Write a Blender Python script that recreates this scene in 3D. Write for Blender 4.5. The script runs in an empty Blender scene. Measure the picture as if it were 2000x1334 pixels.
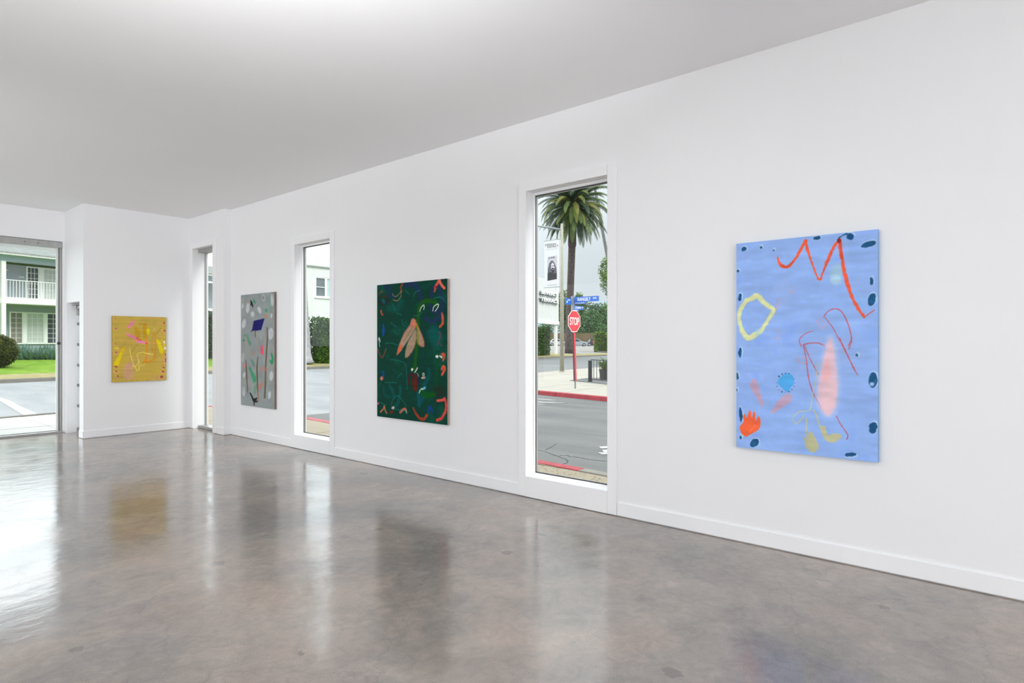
import bpy, bmesh, math, random
import numpy as np
from mathutils import Vector, Matrix

PI = math.pi
random.seed(11)
C = bpy.context.scene.collection
scn = bpy.context.scene

# ------------------------------------------------------------------ camera
FPX, CX, CY, EYE = 1181.0, 1000.0, 667.0, 1.5
YAW = math.radians(50.03)
cam_d = bpy.data.cameras.new('camera'); cam = bpy.data.objects.new('camera', cam_d); C.objects.link(cam)
cam_d.sensor_width = 36; cam_d.lens = 36 * FPX / 2000
cam.location = (0, 0, EYE); cam.rotation_euler = (PI/2, 0, -YAW)
cam_d.clip_end = 3000
scn.camera = cam

# ------------------------------------------------------------------ world, sun, lamps, exposure
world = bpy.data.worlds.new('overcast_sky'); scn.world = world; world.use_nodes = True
wn, wl = world.node_tree.nodes, world.node_tree.links
wn.clear()
w_out = wn.new('ShaderNodeOutputWorld'); w_bg = wn.new('ShaderNodeBackground')
w_tc = wn.new('ShaderNodeTexCoord'); w_sep = wn.new('ShaderNodeSeparateXYZ'); w_rmp = wn.new('ShaderNodeValToRGB')
w_noi = wn.new('ShaderNodeTexNoise'); w_mix = wn.new('ShaderNodeMixRGB')
wl.new(w_tc.outputs['Generated'], w_sep.inputs[0]); wl.new(w_sep.outputs['Z'], w_rmp.inputs[0])
# overcast sky: brighter towards the zenith, with an added +Y glow for floor reflections
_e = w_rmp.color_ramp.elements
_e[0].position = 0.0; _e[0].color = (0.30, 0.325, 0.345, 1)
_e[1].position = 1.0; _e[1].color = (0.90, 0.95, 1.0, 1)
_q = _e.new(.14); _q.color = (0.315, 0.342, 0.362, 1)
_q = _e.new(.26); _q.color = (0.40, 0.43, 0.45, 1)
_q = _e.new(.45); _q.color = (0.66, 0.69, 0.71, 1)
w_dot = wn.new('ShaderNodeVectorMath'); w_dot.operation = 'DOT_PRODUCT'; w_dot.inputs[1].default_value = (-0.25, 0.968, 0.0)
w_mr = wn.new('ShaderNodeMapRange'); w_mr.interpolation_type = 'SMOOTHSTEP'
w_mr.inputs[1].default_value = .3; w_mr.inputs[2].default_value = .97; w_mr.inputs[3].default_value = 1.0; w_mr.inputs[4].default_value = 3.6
w_nrm = wn.new('ShaderNodeVectorMath'); w_nrm.operation = 'NORMALIZE'
wl.new(w_tc.outputs['Generated'], w_nrm.inputs[0]); wl.new(w_nrm.outputs[0], w_dot.inputs[0]); wl.new(w_dot.outputs['Value'], w_mr.inputs[0])
w_mul = wn.new('ShaderNodeVectorMath'); w_mul.operation = 'SCALE'
w_noi.inputs['Scale'].default_value = 1.6; w_noi.inputs['Detail'].default_value = 3
wl.new(w_tc.outputs['Generated'], w_noi.inputs['Vector'])
w_mix.blend_type = 'MULTIPLY'; w_mix.inputs[0].default_value = 0.12
wl.new(w_rmp.outputs[0], w_mix.inputs[1]); wl.new(w_noi.outputs['Fac'], w_mix.inputs[2])
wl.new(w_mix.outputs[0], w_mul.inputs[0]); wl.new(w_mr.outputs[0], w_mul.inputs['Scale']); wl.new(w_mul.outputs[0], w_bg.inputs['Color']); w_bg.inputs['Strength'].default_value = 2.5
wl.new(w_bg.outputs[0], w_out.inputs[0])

def lamp(name, kind, loc, direction, power, size=None, size_y=None, color=(1, 1, 1), angle=None, spread=None):
    d = bpy.data.lights.new(name, kind); d.energy = power; d.color = color
    if kind == 'AREA':
        d.shape = 'RECTANGLE' if size_y else 'DISK'
        d.size = size
        if size_y: d.size_y = size_y
        if spread: d.spread = spread
    if angle: d.angle = angle
    o = bpy.data.objects.new(name, d); C.objects.link(o); o.location = loc
    o.rotation_euler = Vector(direction).to_track_quat('-Z', 'Y').to_euler()
    return o

lamp('sun_through_haze', 'SUN', (0, 0, 30), (-0.28, 0.62, -0.80), 2.5, angle=math.radians(25), color=(1, .98, .94))
lamp('photographer_bounce_flash', 'AREA', (0.30, 1.45, 2.45), (0.22, 0.42, 1), 142, size=0.5, spread=math.radians(125), color=(.97, .98, 1))
lamp('added_far_wall_fill', 'AREA', (-2.1, 6.2, 2.3), (5.6, 4.6, -.7), 38, size=1.3, size_y=1.3, spread=math.radians(105), color=(.98, .985, 1))  # unseen fill lamp added to lift the far walls
lamp('window_daylight', 'AREA', (-4.75, 5.2, 1.75), (1, 0, 0), 188, size=12.0, size_y=2.7, color=(.97, .985, 1))
lamp('window_daylight', 'AREA', (-0.5, -5.25, 1.8), (0, 1, 0), 236, size=6.0, size_y=2.8, color=(.97, .985, 1))
scn.view_settings.view_transform = 'Standard'; scn.view_settings.look = 'None'
scn.view_settings.gamma = 1; scn.view_settings.use_curve_mapping = False
scn.view_settings.exposure = 0.0
cy = scn.cycles
cy.max_bounces = 10; cy.diffuse_bounces = 6; cy.glossy_bounces = 4; cy.transmission_bounces = 6; cy.transparent_max_bounces = 16
cy.caustics_reflective = False; cy.caustics_refractive = False; cy.sample_clamp_indirect = 6
cy.use_denoising = True
try: cy.denoiser = 'OPENIMAGEDENOISE'
except Exception: pass

# ------------------------------------------------------------------ projection helpers: a sight line met with a real surface
FW = Vector((math.sin(YAW), math.cos(YAW), 0)); RT = Vector((math.cos(YAW), -math.sin(YAW), 0)); UP = Vector((0, 0, 1))
EYEP = Vector((0, 0, EYE))
def ray(px, py=CY): return FW + RT*((px-CX)/FPX) + UP*((CY-py)/FPX)
def at(px, py, d): return EYEP + ray(px, py)*d
def onz(px, py, z): r = ray(px, py); return EYEP + r*((z-EYE)/r.z)
def onplane(px, py, p0, n): r = ray(px, py); return EYEP + r*((p0-EYEP).dot(n)/r.dot(n))

# ------------------------------------------------------------------ materials
def lin(c):
    f = lambda v: (v/255/12.92) if v/255 <= .04045 else ((v/255+.055)/1.055)**2.4
    return (f(c[0]), f(c[1]), f(c[2]), 1)
MATS = {}
def mat(name, col, rough=.6, metal=0, var=.0, scale=8, bump=0, bscale=None, spec=.5, streak=None, col2=None):
    """colour in sRGB 0..255; var = amount of noise between col and col2 (or a darker col)"""
    if name in MATS: return MATS[name]
    m = bpy.data.materials.new(name); m.use_nodes = True; n, l = m.node_tree.nodes, m.node_tree.links
    b = n['Principled BSDF']; b.inputs['Roughness'].default_value = rough; b.inputs['Metallic'].default_value = metal
    b.inputs['Specular IOR Level'].default_value = spec
    c = lin(col)
    tc = n.new('ShaderNodeTexCoord'); mp = n.new('ShaderNodeMapping')
    l.new(tc.outputs['Object'], mp.inputs[0])
    if streak: mp.inputs['Scale'].default_value = streak
    no = n.new('ShaderNodeTexNoise'); no.inputs['Scale'].default_value = scale; no.inputs['Detail'].default_value = 6
    l.new(mp.outputs[0], no.inputs['Vector'])
    c2 = lin(col2) if col2 else tuple([v*(1-var) for v in c[:3]] + [1])
    r = n.new('ShaderNodeValToRGB'); r.color_ramp.elements[0].position = .35; r.color_ramp.elements[1].position = .68
    r.color_ramp.elements[0].color = c2; r.color_ramp.elements[1].color = c
    l.new(no.outputs['Fac'], r.inputs[0]); l.new(r.outputs[0], b.inputs['Base Color'])
    if bump:
        bp = n.new('ShaderNodeBump'); bp.inputs['Strength'].default_value = bump; bp.inputs['Distance'].default_value = .01
        n2 = n.new('ShaderNodeTexNoise'); n2.inputs['Scale'].default_value = bscale or scale*4; n2.inputs['Detail'].default_value = 4
        l.new(tc.outputs['Object'], n2.inputs['Vector']); l.new(n2.outputs['Fac'], bp.inputs['Height']); l.new(bp.outputs[0], b.inputs['Normal'])
    MATS[name] = m
    return m

M_wall = mat('wall_paint', (238, 238, 240), .55, var=.015, scale=1.2, bump=.04, bscale=160)
M_ceil = mat('ceiling_paint', (243, 243, 244), .7, var=.015, scale=.8, bump=.03, bscale=120)
M_trim = mat('trim_paint', (241, 241, 243), .35, var=.01, scale=2)
M_alu = mat('brushed_aluminium', (176, 176, 174), .45, .5, var=.15, scale=12, streak=(1, 1, .2))
M_alud = mat('dark_gasket', (46, 48, 48), .6)
M_steel = mat('galvanised_steel', (150, 156, 158), .5, .5, var=.2, scale=20)
M_white = mat('exterior_white_paint', (228, 231, 228), .6, var=.03, scale=1)

def glass_mat():
    m = bpy.data.materials.new('window_glass'); m.use_nodes = True; n, l = m.node_tree.nodes, m.node_tree.links; n.clear()
    o = n.new('ShaderNodeOutputMaterial'); mx = n.new('ShaderNodeMixShader'); t = n.new('ShaderNodeBsdfTransparent'); g = n.new('ShaderNodeBsdfGlossy')
    f = n.new('ShaderNodeFresnel'); f.inputs['IOR'].default_value = 1.45
    t.inputs['Color'].default_value = (.97, .985, .98, 1); g.inputs['Roughness'].default_value = 0.01
    mu = n.new('ShaderNodeMath'); mu.operation = 'MULTIPLY'; mu.inputs[1].default_value = .5
    ge = n.new('ShaderNodeNewGeometry'); fr_ = n.new('ShaderNodeMath'); fr_.operation = 'SUBTRACT'; fr_.inputs[0].default_value = 1
    l.new(ge.outputs['Backfacing'], fr_.inputs[1]); m2_ = n.new('ShaderNodeMath'); m2_.operation = 'MULTIPLY'; l.new(fr_.outputs[0], m2_.inputs[0]); l.new(mu.outputs[0], m2_.inputs[1])
    l.new(f.outputs[0], mu.inputs[0]); l.new(m2_.outputs[0], mx.inputs[0]); l.new(t.outputs[0], mx.inputs[1]); l.new(g.outputs[0], mx.inputs[2]); l.new(mx.outputs[0], o.inputs[0])
    return m
M_glass = glass_mat()

def floor_mat():
    m = bpy.data.materials.new('polished_concrete'); m.use_nodes = True; n, l = m.node_tree.nodes, m.node_tree.links
    b = n['Principled BSDF']
    tc = n.new('ShaderNodeTexCoord')
    def noise(s, det, rough=.55, dist=0, sc=None):
        x = n.new('ShaderNodeTexNoise'); x.inputs['Scale'].default_value = s; x.inputs['Detail'].default_value = det
        x.inputs['Roughness'].default_value = rough; x.inputs['Distortion'].default_value = dist
        if sc:
            mp = n.new('ShaderNodeMapping'); mp.inputs['Scale'].default_value = sc; l.new(tc.outputs['Object'], mp.inputs[0]); l.new(mp.outputs[0], x.inputs['Vector'])
        else: l.new(tc.outputs['Object'], x.inputs['Vector'])
        return x
    def ramp(src, stops):
        r = n.new('ShaderNodeValToRGB'); e = r.color_ramp.elements
        while len(e) < len(stops): e.new(.5)
        for q, (p, c) in zip(e, stops): q.position = p; q.color = c
        l.new(src, r.inputs[0]); return r
    def mix(kind, fac, a, bb):
        x = n.new('ShaderNodeMixRGB'); x.blend_type = kind
        for i, v in ((0, fac), (1, a), (2, bb)):
            if hasattr(v, 'default_value') or hasattr(v, 'links'): l.new(v, x.inputs[i])
            else: x.inputs[i].default_value = v
        return x.outputs[0]
    big = noise(.75, 8, .6, .6)
    base = ramp(big.outputs['Fac'], [(.30, lin((118, 114, 111))), (.45, lin((132, 126, 121))), (.56, lin((145, 136, 128))), (.72, lin((156, 144, 134)))]).outputs[0]
    med = noise(3.2, 8, .65, .8)
    c = mix('OVERLAY', .5, base, ramp(med.outputs['Fac'], [(.3, (.30, .30, .31, 1)), (.7, (.66, .65, .64, 1))]).outputs[0])
    warm = noise(.9, 3, .5, .3)
    wr = ramp(warm.outputs['Fac'], [(.5, (0, 0, 0, 1)), (.75, (1, 1, 1, 1))]).outputs[0]
    c = mix('MIX', mix('MULTIPLY', 1.0, wr, (.45, .45, .45, 1)), c, lin((174, 150, 134)))
    grain = noise(240, 3, .8)
    mot = noise(11, 6, .7, 1.2)
    c = mix('OVERLAY', .34, c, ramp(mot.outputs['Fac'], [(.3, (.28, .28, .28, 1)), (.7, (.72, .71, .70, 1))]).outputs[0])
    c = mix('OVERLAY', .42, c, ramp(grain.outputs['Fac'], [(.36, (.2, .2, .2, 1)), (.64, (.8, .8, .8, 1))]).outputs[0])
    # dark stain spots
    vo = n.new('ShaderNodeTexVoronoi'); vo.inputs['Scale'].default_value = 4.2
    dn = noise(22, 4, .7); vm = n.new('ShaderNodeVectorMath'); vm.operation = 'MULTIPLY_ADD'
    vm.inputs[1].default_value = (.11, .11, 0); l.new(dn.outputs['Color'], vm.inputs[0]); l.new(tc.outputs['Object'], vm.inputs[2]); l.new(vm.outputs[0], vo.inputs['Vector'])
    sz = n.new('ShaderNodeMath'); sz.operation = 'MULTIPLY'; sz.inputs[1].default_value = .2
    sx = n.new('ShaderNodeSeparateColor'); l.new(vo.outputs['Color'], sx.inputs[0])
    pw = n.new('ShaderNodeMath'); pw.operation = 'POWER'; pw.inputs[1].default_value = 3.2; l.new(sx.outputs[0], pw.inputs[0]); l.new(pw.outputs[0], sz.inputs[0])
    lt = n.new('ShaderNodeMath'); lt.operation = 'SUBTRACT'; l.new(sz.outputs[0], lt.inputs[0]); l.new(vo.outputs['Distance'], lt.inputs[1])
    mr = n.new('ShaderNodeMapRange'); mr.inputs[1].default_value = -.005; mr.inputs[2].default_value = .02; mr.inputs[3].default_value = 0; mr.inputs[4].default_value = .45
    l.new(lt.outputs[0], mr.inputs[0])
    c = mix('MIX', mr.outputs[0], c, lin((84, 80, 78)))
    # hairline crazing
    v2 = n.new('ShaderNodeTexVoronoi'); v2.feature = 'DISTANCE_TO_EDGE'; v2.inputs['Scale'].default_value = .55
    vm2 = n.new('ShaderNodeVectorMath'); vm2.operation = 'MULTIPLY_ADD'; vm2.inputs[1].default_value = (.5, .5, 0)
    d2 = noise(2.5, 6, .6); l.new(d2.outputs['Color'], vm2.inputs[0]); l.new(tc.outputs['Object'], vm2.inputs[2]); l.new(vm2.outputs[0], v2.inputs['Vector'])
    m2 = n.new('ShaderNodeMapRange'); m2.inputs[1].default_value = 0; m2.inputs[2].default_value = .006; m2.inputs[3].default_value = .22; m2.inputs[4].default_value = 0
    l.new(v2.outputs['Distance'], m2.inputs[0])
    c = mix('MIX', m2.outputs[0], c, lin((92, 88, 86)))
    l.new(c, b.inputs['Base Color'])
    rr = noise(2.2, 6, .6, .5)
    rm = n.new('ShaderNodeMapRange'); rm.inputs[1].default_value = .3; rm.inputs[2].default_value = .7; rm.inputs[3].default_value = .09; rm.inputs[4].default_value = .21
    l.new(rr.outputs['Fac'], rm.inputs[0]); l.new(rm.outputs[0], b.inputs['Roughness'])
    b.inputs['IOR'].default_value = 1.74
    bp = n.new('ShaderNodeBump'); bp.inputs['Strength'].default_value = .09; bp.inputs['Distance'].default_value = .02
    bn = noise(1.0, 5, .55, 0, (5, 9, 1)); l.new(bn.outputs['Fac'], bp.inputs['Height']); l.new(bp.outputs[0], b.inputs['Normal'])
    return m
M_floor = floor_mat()

# ------------------------------------------------------------------ mesh helpers
def mesh_obj(name, verts, faces, material, parent=None, smooth=False, kind=None):
    me = bpy.data.meshes.new(name); me.from_pydata([tuple(v) for v in verts], [], faces); me.update()
    if material: me.materials.append(material)
    if smooth: me.polygons.foreach_set('use_smooth', [True]*len(me.polygons))
    o = bpy.data.objects.new(name, me); C.objects.link(o)
    if parent: attach(o, parent)
    if kind: o['kind'] = kind
    return o
def attach(o, parent):
    o.parent = parent; o.matrix_parent_inverse = Matrix.Translation(-root_loc(parent))
def root_loc(p):
    v = Vector((0, 0, 0))
    if p.type == 'EMPTY': v = Vector(p.location)
    return v
class MB:
    def __init__(s): s.v, s.f = [], []
    def box(s, a, b):
        x0, y0, z0 = a; x1, y1, z1 = b; k = len(s.v)
        s.v += [(x0,y0,z0),(x1,y0,z0),(x1,y1,z0),(x0,y1,z0),(x0,y0,z1),(x1,y0,z1),(x1,y1,z1),(x0,y1,z1)]
        s.f += [[k+i for i in q] for q in ((0,3,2,1),(4,5,6,7),(0,1,5,4),(1,2,6,5),(2,3,7,6),(3,0,4,7))]
        return s
    def obox(s, o, u, v, w, a, b, c):
        """box from corner o along unit vectors u,v,w with extents (a0,a1),(b0,b1),(c0,c1)"""
        k = len(s.v); o = Vector(o)
        for cc in c:
            for (aa, bb) in ((a[0], b[0]), (a[1], b[0]), (a[1], b[1]), (a[0], b[1])): s.v.append(tuple(o+u*aa+v*bb+w*cc))
        s.f += [[k+i for i in q] for q in ((0,3,2,1),(4,5,6,7),(0,1,5,4),(1,2,6,5),(2,3,7,6),(3,0,4,7))]
        return s
    def tube(s, p0, p1, r0, r1=None, n=10, cap=True):
        r1 = r0 if r1 is None else r1; p0, p1 = Vector(p0), Vector(p1); d = (p1-p0).normalized()
        a = d.orthogonal().normalized(); b = d.cross(a); k = len(s.v)
        for p, r in ((p0, r0), (p1, r1)):
            for i in range(n): t = 2*PI*i/n; s.v.append(tuple(p+a*math.cos(t)*r+b*math.sin(t)*r))
        for i in range(n): j = (i+1) % n; s.f.append([k+i, k+j, k+n+j, k+n+i])
        if cap: s.f += [[k+i for i in reversed(range(n))], [k+n+i for i in range(n)]]
        return s
    def path(s, pts, radii, n=10):
        pts = [Vector(p) for p in pts]; k = len(s.v)
        a = None
        for i, p in enumerate(pts):
            d = (pts[min(i+1, len(pts)-1)]-pts[max(i-1, 0)]).normalized()
            a = (d.orthogonal() if a is None else a - d*a.dot(d)).normalized(); b = d.cross(a)
            for q in range(n): t = 2*PI*q/n; s.v.append(tuple(p+(a*math.cos(t)+b*math.sin(t))*radii[i]))
        for i in range(len(pts)-1):
            for q in range(n): r = (q+1) % n; s.f.append([k+i*n+q, k+i*n+r, k+(i+1)*n+r, k+(i+1)*n+q])
        s.f += [[k+i for i in reversed(range(n))], [k+(len(pts)-1)*n+i for i in range(n)]]
        return s
    def prism(s, poly, z0, z1):
        """poly = [(x,y)..] counter-clockwise, extruded vertically"""
        k = len(s.v); n = len(poly)
        s.v += [(p[0], p[1], z0) for p in poly] + [(p[0], p[1], z1) for p in poly]
        s.f += [[k+i for i in reversed(range(n))], [k+n+i for i in range(n)]] + [[k+i, k+(i+1) % n, k+n+(i+1) % n, k+n+i] for i in range(n)]
        return s
    def slab(s, poly, depth):
        """poly = list of 3-D points in a plane, depth = extrusion vector"""
        k = len(s.v); n = len(poly); depth = Vector(depth)
        s.v += [tuple(p) for p in poly] + [tuple(Vector(p)+depth) for p in poly]
        s.f += [[k+i for i in reversed(range(n))], [k+n+i for i in range(n)]] + [[k+i, k+(i+1) % n, k+n+(i+1) % n, k+n+i] for i in range(n)]
        return s
    def build(s, name, material, parent=None, smooth=False, kind=None, bevel=0):
        o = mesh_obj(name, s.v, s.f, material, parent, smooth, kind)
        if bevel:
            m = o.modifiers.new('bevel', 'BEVEL'); m.width = bevel; m.segments = 2; m.limit_method = 'ANGLE'
        return o
def tag(o, label=None, cat=None, group=None, kind=None):
    if label: o['label'] = label
    if cat: o['category'] = cat
    if group: o['group'] = group
    if kind: o['kind'] = kind
    return o
def empty(name, loc, label=None, cat=None, group=None, kind=None):
    o = bpy.data.objects.new(name, None); C.objects.link(o); o.location = loc; o.empty_display_size = .1
    return tag(o, label, cat, group, kind)
def quads_obj(name, V, material, parent=None, kind=None, smooth=False):
    """V: numpy (n,4,3) loose leaf quads as one mesh"""
    n = len(V); me = bpy.data.meshes.new(name)
    me.vertices.add(n*4); me.vertices.foreach_set('co', V.reshape(-1).astype(np.float32))
    me.loops.add(n*4); me.loops.foreach_set('vertex_index', np.arange(n*4, dtype=np.int32))
    me.polygons.add(n); me.polygons.foreach_set('loop_start', np.arange(0, n*4, 4, dtype=np.int32))
    me.update(calc_edges=True); me.materials.append(material)
    o = bpy.data.objects.new(name, me); C.objects.link(o)
    if parent: attach(o, parent)
    if kind: o['kind'] = kind
    return o
RNG = np.random.default_rng(5)
def leaf_quads(P, L, W, N=None, droop=.0):
    """leaf quads of length L and width W at points P"""
    n = len(P); d = RNG.normal(size=(n, 3)); d[:, 2] = d[:, 2]*.6 - droop
    if N is not None: d += N*.8
    d /= np.linalg.norm(d, axis=1)[:, None]
    r = RNG.normal(size=(n, 3)); s = np.cross(d, r); s /= np.linalg.norm(s, axis=1)[:, None]
    Ls = L*RNG.uniform(.6, 1.2, (n, 1)); Ws = W*RNG.uniform(.6, 1.2, (n, 1))
    return np.stack([P, P+d*Ls*.45+s*Ws*.5, P+d*Ls, P+d*Ls*.45-s*Ws*.5], axis=1)
def leaf_mat(name, c1, c2, rough=.6, scale=1.2):
    m = mat(name, c1, rough, var=.4, scale=scale, col2=c2, spec=.25)
    return m

# ------------------------------------------------------------------ the room
XW, HC = 4.575, 3.63          # right wall plane, ceiling height
XR = 4.456                    # wall of the recess with the narrow window
YP, YY, XY, YB = 9.758, 11.055, 2.900, 12.05
XL, YF = -5.0, -5.5
XO = XW + .175                 # outer face

def S(o, label=None, cat=None): 
    o['kind'] = 'structure'
    if label: o['label'] = label
    return o
S(MB().box((XL-.3, YF-.3, -.14), (XO, YP, 0)).box((XL-.3, YP, -.14), (XO, YY+.2, 0)).box((XL-.3, YY+.2, -.14), (3.25, YB+.3, 0)).build('floor', M_floor), 'polished grey brown concrete floor')
S(MB().box((XL-.3, YF-.3, HC), (XO, YB+.3, HC+.25)).build('ceiling', M_ceil), 'smooth white painted ceiling')

WA = (2.741, 3.647, .201, 2.95)     # y0,y1,z0,z1 openings
WB = (6.953, 7.821, .190, 2.862)
WC = (10.123, 10.888, 0.0, 3.09)
w = MB()
def wall_x(mb, x0, x1, y0, y1, z1, holes):
    y = y0
    for (a, b, c, d) in holes:
        mb.box((x0, y, 0), (x1, a, z1))
        if c > 0: mb.box((x0, a, 0), (x1, b, c))
        mb.box((x0, a, d), (x1, b, z1)); y = b
    mb.box((x0, y, 0), (x1, y1, z1))
wall_x(w, XW, XO, YF, YP, HC, [WA, WB])
S(w.build('wall_right', M_wall), 'long white gallery wall on the right')
w = MB(); wall_x(w, XR, XR+.235, YP, YY, HC, [WC]); S(w.build('wall_right_recess', M_wall), 'white wall section with the narrow floor-length window')
S(MB().box((XY, YY, 0), (XO, YY+.2, HC)).build('wall_back', M_wall), 'white end wall with the yellow painting')
# side return with the door opening, and the wall over the big window
S(MB().box((XY, YY+.2, 2.13), (XY+.2, YB, HC)).box((XY, 11.945, 0), (XY+.2, YB, 2.13)).build('wall_back_return', M_wall), 'short white return wall above the side door')
S(MB().box((XL, YB, 3.13), (XY+.2, YB+.27, HC)).box((2.872, YB, 0), (XY+.42, YB+.27, 3.13)).box((XL, YB, 0), (-3.5, YB+.27, 3.13)).build('wall_back_glazed', M_wall), 'white wall band over the big street window')
# left and rear walls with their own daylight openings
w = MB(); y = YF
for a, b in ((-1.2, 1.6), (2.2, 5.0), (5.6, 8.4)):
    w.box((XL-.27, y, 0), (XL, a, HC)); w.box((XL-.27, a, 3.1), (XL, b, HC)); w.box((XL-.27, a, 0), (XL, b, .3)); y = b
w.box((XL-.27, y, 0), (XL, YB, HC))
S(w.build('wall_left', M_wall), 'white left wall with three wide windows')
S(MB().box((XL, YF-.27, 0), (-3.4, YF, HC)).box((2.6, YF-.27, 0), (XW, YF, HC)).box((-3.4, YF-.27, 3.1), (2.6, YF, HC)).build('wall_front', M_wall), 'white front wall behind the camera')

# baseboards
BH, BT = .118, .013
def base(name, parts, label):
    b = MB()
    for a, c in parts: b.box(a, c)
    S(b.build(name, M_trim, bevel=.004), label)
base('baseboard_right', [((XW-BT, YF, .006), (XW, 2.649, BH)), ((XW-BT, 3.737, .006), (XW, 6.865, BH)), ((XW-BT, 7.903, .006), (XW, YP, BH))], 'white baseboard along the long right wall')
base('baseboard_recess', [((XR-BT, YP, .006), (XR, 10.02, BH)), ((XR-BT, 10.95, .006), (XR, YY-BT, BH)), ((XR-BT, YP-BT, .006), (XW-BT, YP, BH))], 'white baseboard around the pier and recess')
base('baseboard_back', [((XY, YY-BT, .006), (XR, YY, BH)), ((XY-BT, YY-BT, .006), (XY, YY+.19, BH))], 'white baseboard under the yellow painting')
base('baseboard_left', [((XL, YF, .006), (XL+BT, YB, BH))], 'white baseboard of the left wall')

# ------------------------------------------------------------------ windows in the right wall
def window(name, W, XP, label, stop=.03):
    y0, y1, z0, z1 = W; ct = .02; cw = .09
    r = empty(name, (XP, (y0+y1)/2, 0), kind='structure'); r['label'] = label
    # casing boards: two stiles to the floor, head, apron
    MB().box((XP-ct, y0-cw, .006), (XP, y0, z1+cw)).build('casing_stile', M_trim, r, bevel=.004)
    MB().box((XP-ct, y1, .006), (XP, y1+cw, z1+cw)).build('casing_stile', M_trim, r, bevel=.004)
    MB().box((XP-ct, y0+.001, z1), (XP, y1-.001, z1+cw)).build('casing_head', M_trim, r)
    MB().box((XP-ct, y0+.001, .006), (XP, y1-.001, z0)).build('casing_apron', M_trim, r)
    # inner stops just inside the glass
    xg = XP+.118
    MB().box((xg-.02, y0, z0), (xg, y0+.012, z1)).build('stop', M_trim, r)
    MB().box((xg-.02, y1-.012, z0), (xg, y1, z1)).build('stop', M_trim, r)
    MB().box((xg-.02, y0+.012, z1-.022), (xg, y1-.012, z1)).build('stop', M_trim, r)
    MB().box((xg-.02, y0+.012, z0), (xg, y1-.012, z0+.014)).build('sill', M_trim, r)
    # thin black gasket round the pane
    MB().box((xg, y0, z0+.014), (xg+.008, y0+.010, z1-.022)).box((xg, y1-.010, z0+.014), (xg+.008, y1, z1-.022)).box((xg, y0, z1-.030), (xg+.008, y1, z1-.022)).box((xg, y0, z0+.012), (xg+.008, y1, z0+.024)).build('gasket', M_alud, r)
    # outer metal frame
    MB().box((xg+.014, y1-.012, z0), (xg+.04, y1, z1)).build('frame_stile', M_alu, r)
    MB().box((xg+.014, y0, z0), (xg+.04, y0+.03, z1)).build('frame_stile', M_alu, r)
    MB().box((xg+.014, y0+.03, z1-.028), (xg+.04, y1-.012, z1)).build('frame_rail', M_alu, r)
    MB().box((xg+.014, y0+.03, z0), (xg+.04, y1-.012, z0+.018)).build('frame_rail', M_alu, r)
    MB().box((xg+.008, y0+.002, z0+.002), (xg+.014, y1-.002, z1-.002)).build('pane', M_glass, r)
    return r
window('window_1', WA, XW, 'tall white cased window looking out on the stop sign and palm')
window('window_2', WB, XW, 'tall white cased window between the grey and green paintings')
# narrow floor-length window of the recess
r = empty('window_3', (XR, 10.5, 0), kind='structure'); r['label'] = 'narrow floor-length window with aluminium head and sill beside the pier'
y0, y1, z1 = WC[0], WC[1], WC[3]
MB().box((XR-.02, y0-.10, .006), (XR, y0, z1+.09)).build('casing_stile', M_trim, r, bevel=.003)
MB().box((XR-.02, y0+.001, z1), (XR, y1+.06, z1+.09)).build('casing_head', M_trim, r)
MB().box((XR-.02, y1, .006), (XR, y1+.06, z1-.001)).build('casing_stile', M_trim, r)
MB().box((XR+.075, y0, z1-.055), (XR+.235, y1, z1)).build('head_track', M_alu, r, bevel=.002)
MB().box((XR+.075, y0, 0.002), (XR+.235, y1, .05)).build('sill_track', M_alu, r, bevel=.002)
MB().box((XR+.190, y1-.02, .05), (XR+.202, y1, z1-.055)).build('frame_stile', M_alu, r)
MB().box((XR+.213, y1-.030, .05), (XR+.233, y1-.021, z1-.055)).build('frame_stile', M_white, r)
MB().box((XR+.19, y0, .05), (XR+.24, y0+.03, z1-.055)).build('frame_stile', M_alu, r)
MB().box((XR+.205, y0+.03, .05), (XR+.211, y1-.02, z1-.055)).build('pane', M_glass, r)
# the big street window
r = empty('window_4', (0, YB, 0), kind='structure'); r['label'] = 'wide floor-to-header shop window facing the lawn and balcony house'
MB().box((-3.5, YB-.004, 3.035), (2.868, YB+.13, 3.13)).build('header_track', M_alu, r, bevel=.002)
MB().box((-3.5, YB-.006, 3.128), (2.868, YB+.0, 3.135)).build('header_flashing', M_alud, r)
for x in (2.55, 2.38, 1.2, .1):
    MB().tube((x, YB-.006, 3.08), (x, YB-.002, 3.08), .008, n=8).build('screw', M_alud, r)
MB().box((-3.5, YB-.03, 0.001), (2.868, YB+.15, .035)).build('sill_track', M_alu, r, bevel=.002)
MB().box((-3.5, YB+.06, .035), (2.868, YB+.075, .043)).build('gasket', M_alud, r)
MB().box((2.835, YB+.03, .035), (2.868, YB+.1, 3.035)).build('frame_stile', M_alu, r)
MB().box((2.828, YB+.028, .035), (2.835, YB+.08, 3.035)).build('gasket', M_alud, r)
MB().box((2.80, YB+.045, .035), (2.828, YB+.09, 3.035)).build('frame_stile', M_white, r)
MB().box((2.808, YB+.02, 1.45), (2.85, YB+.03, 1.49)).build('latch', M_alud, r)
MB().box((-3.5, YB+.03, .035), (-3.45, YB+.1, 3.035)).build('frame_stile', M_alu, r)
MB().box((-.72, YB+.03, .035), (-.67, YB+.1, 3.035)).build('frame_stile', M_alu, r)
MB().box((-3.45, YB+.06, .043), (-.72, YB+.066, 3.035)).build('pane', M_glass, r)
MB().box((-.67, YB+.06, .043), (2.80, YB+.066, 3.035)).build('pane', M_glass, r)
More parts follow.
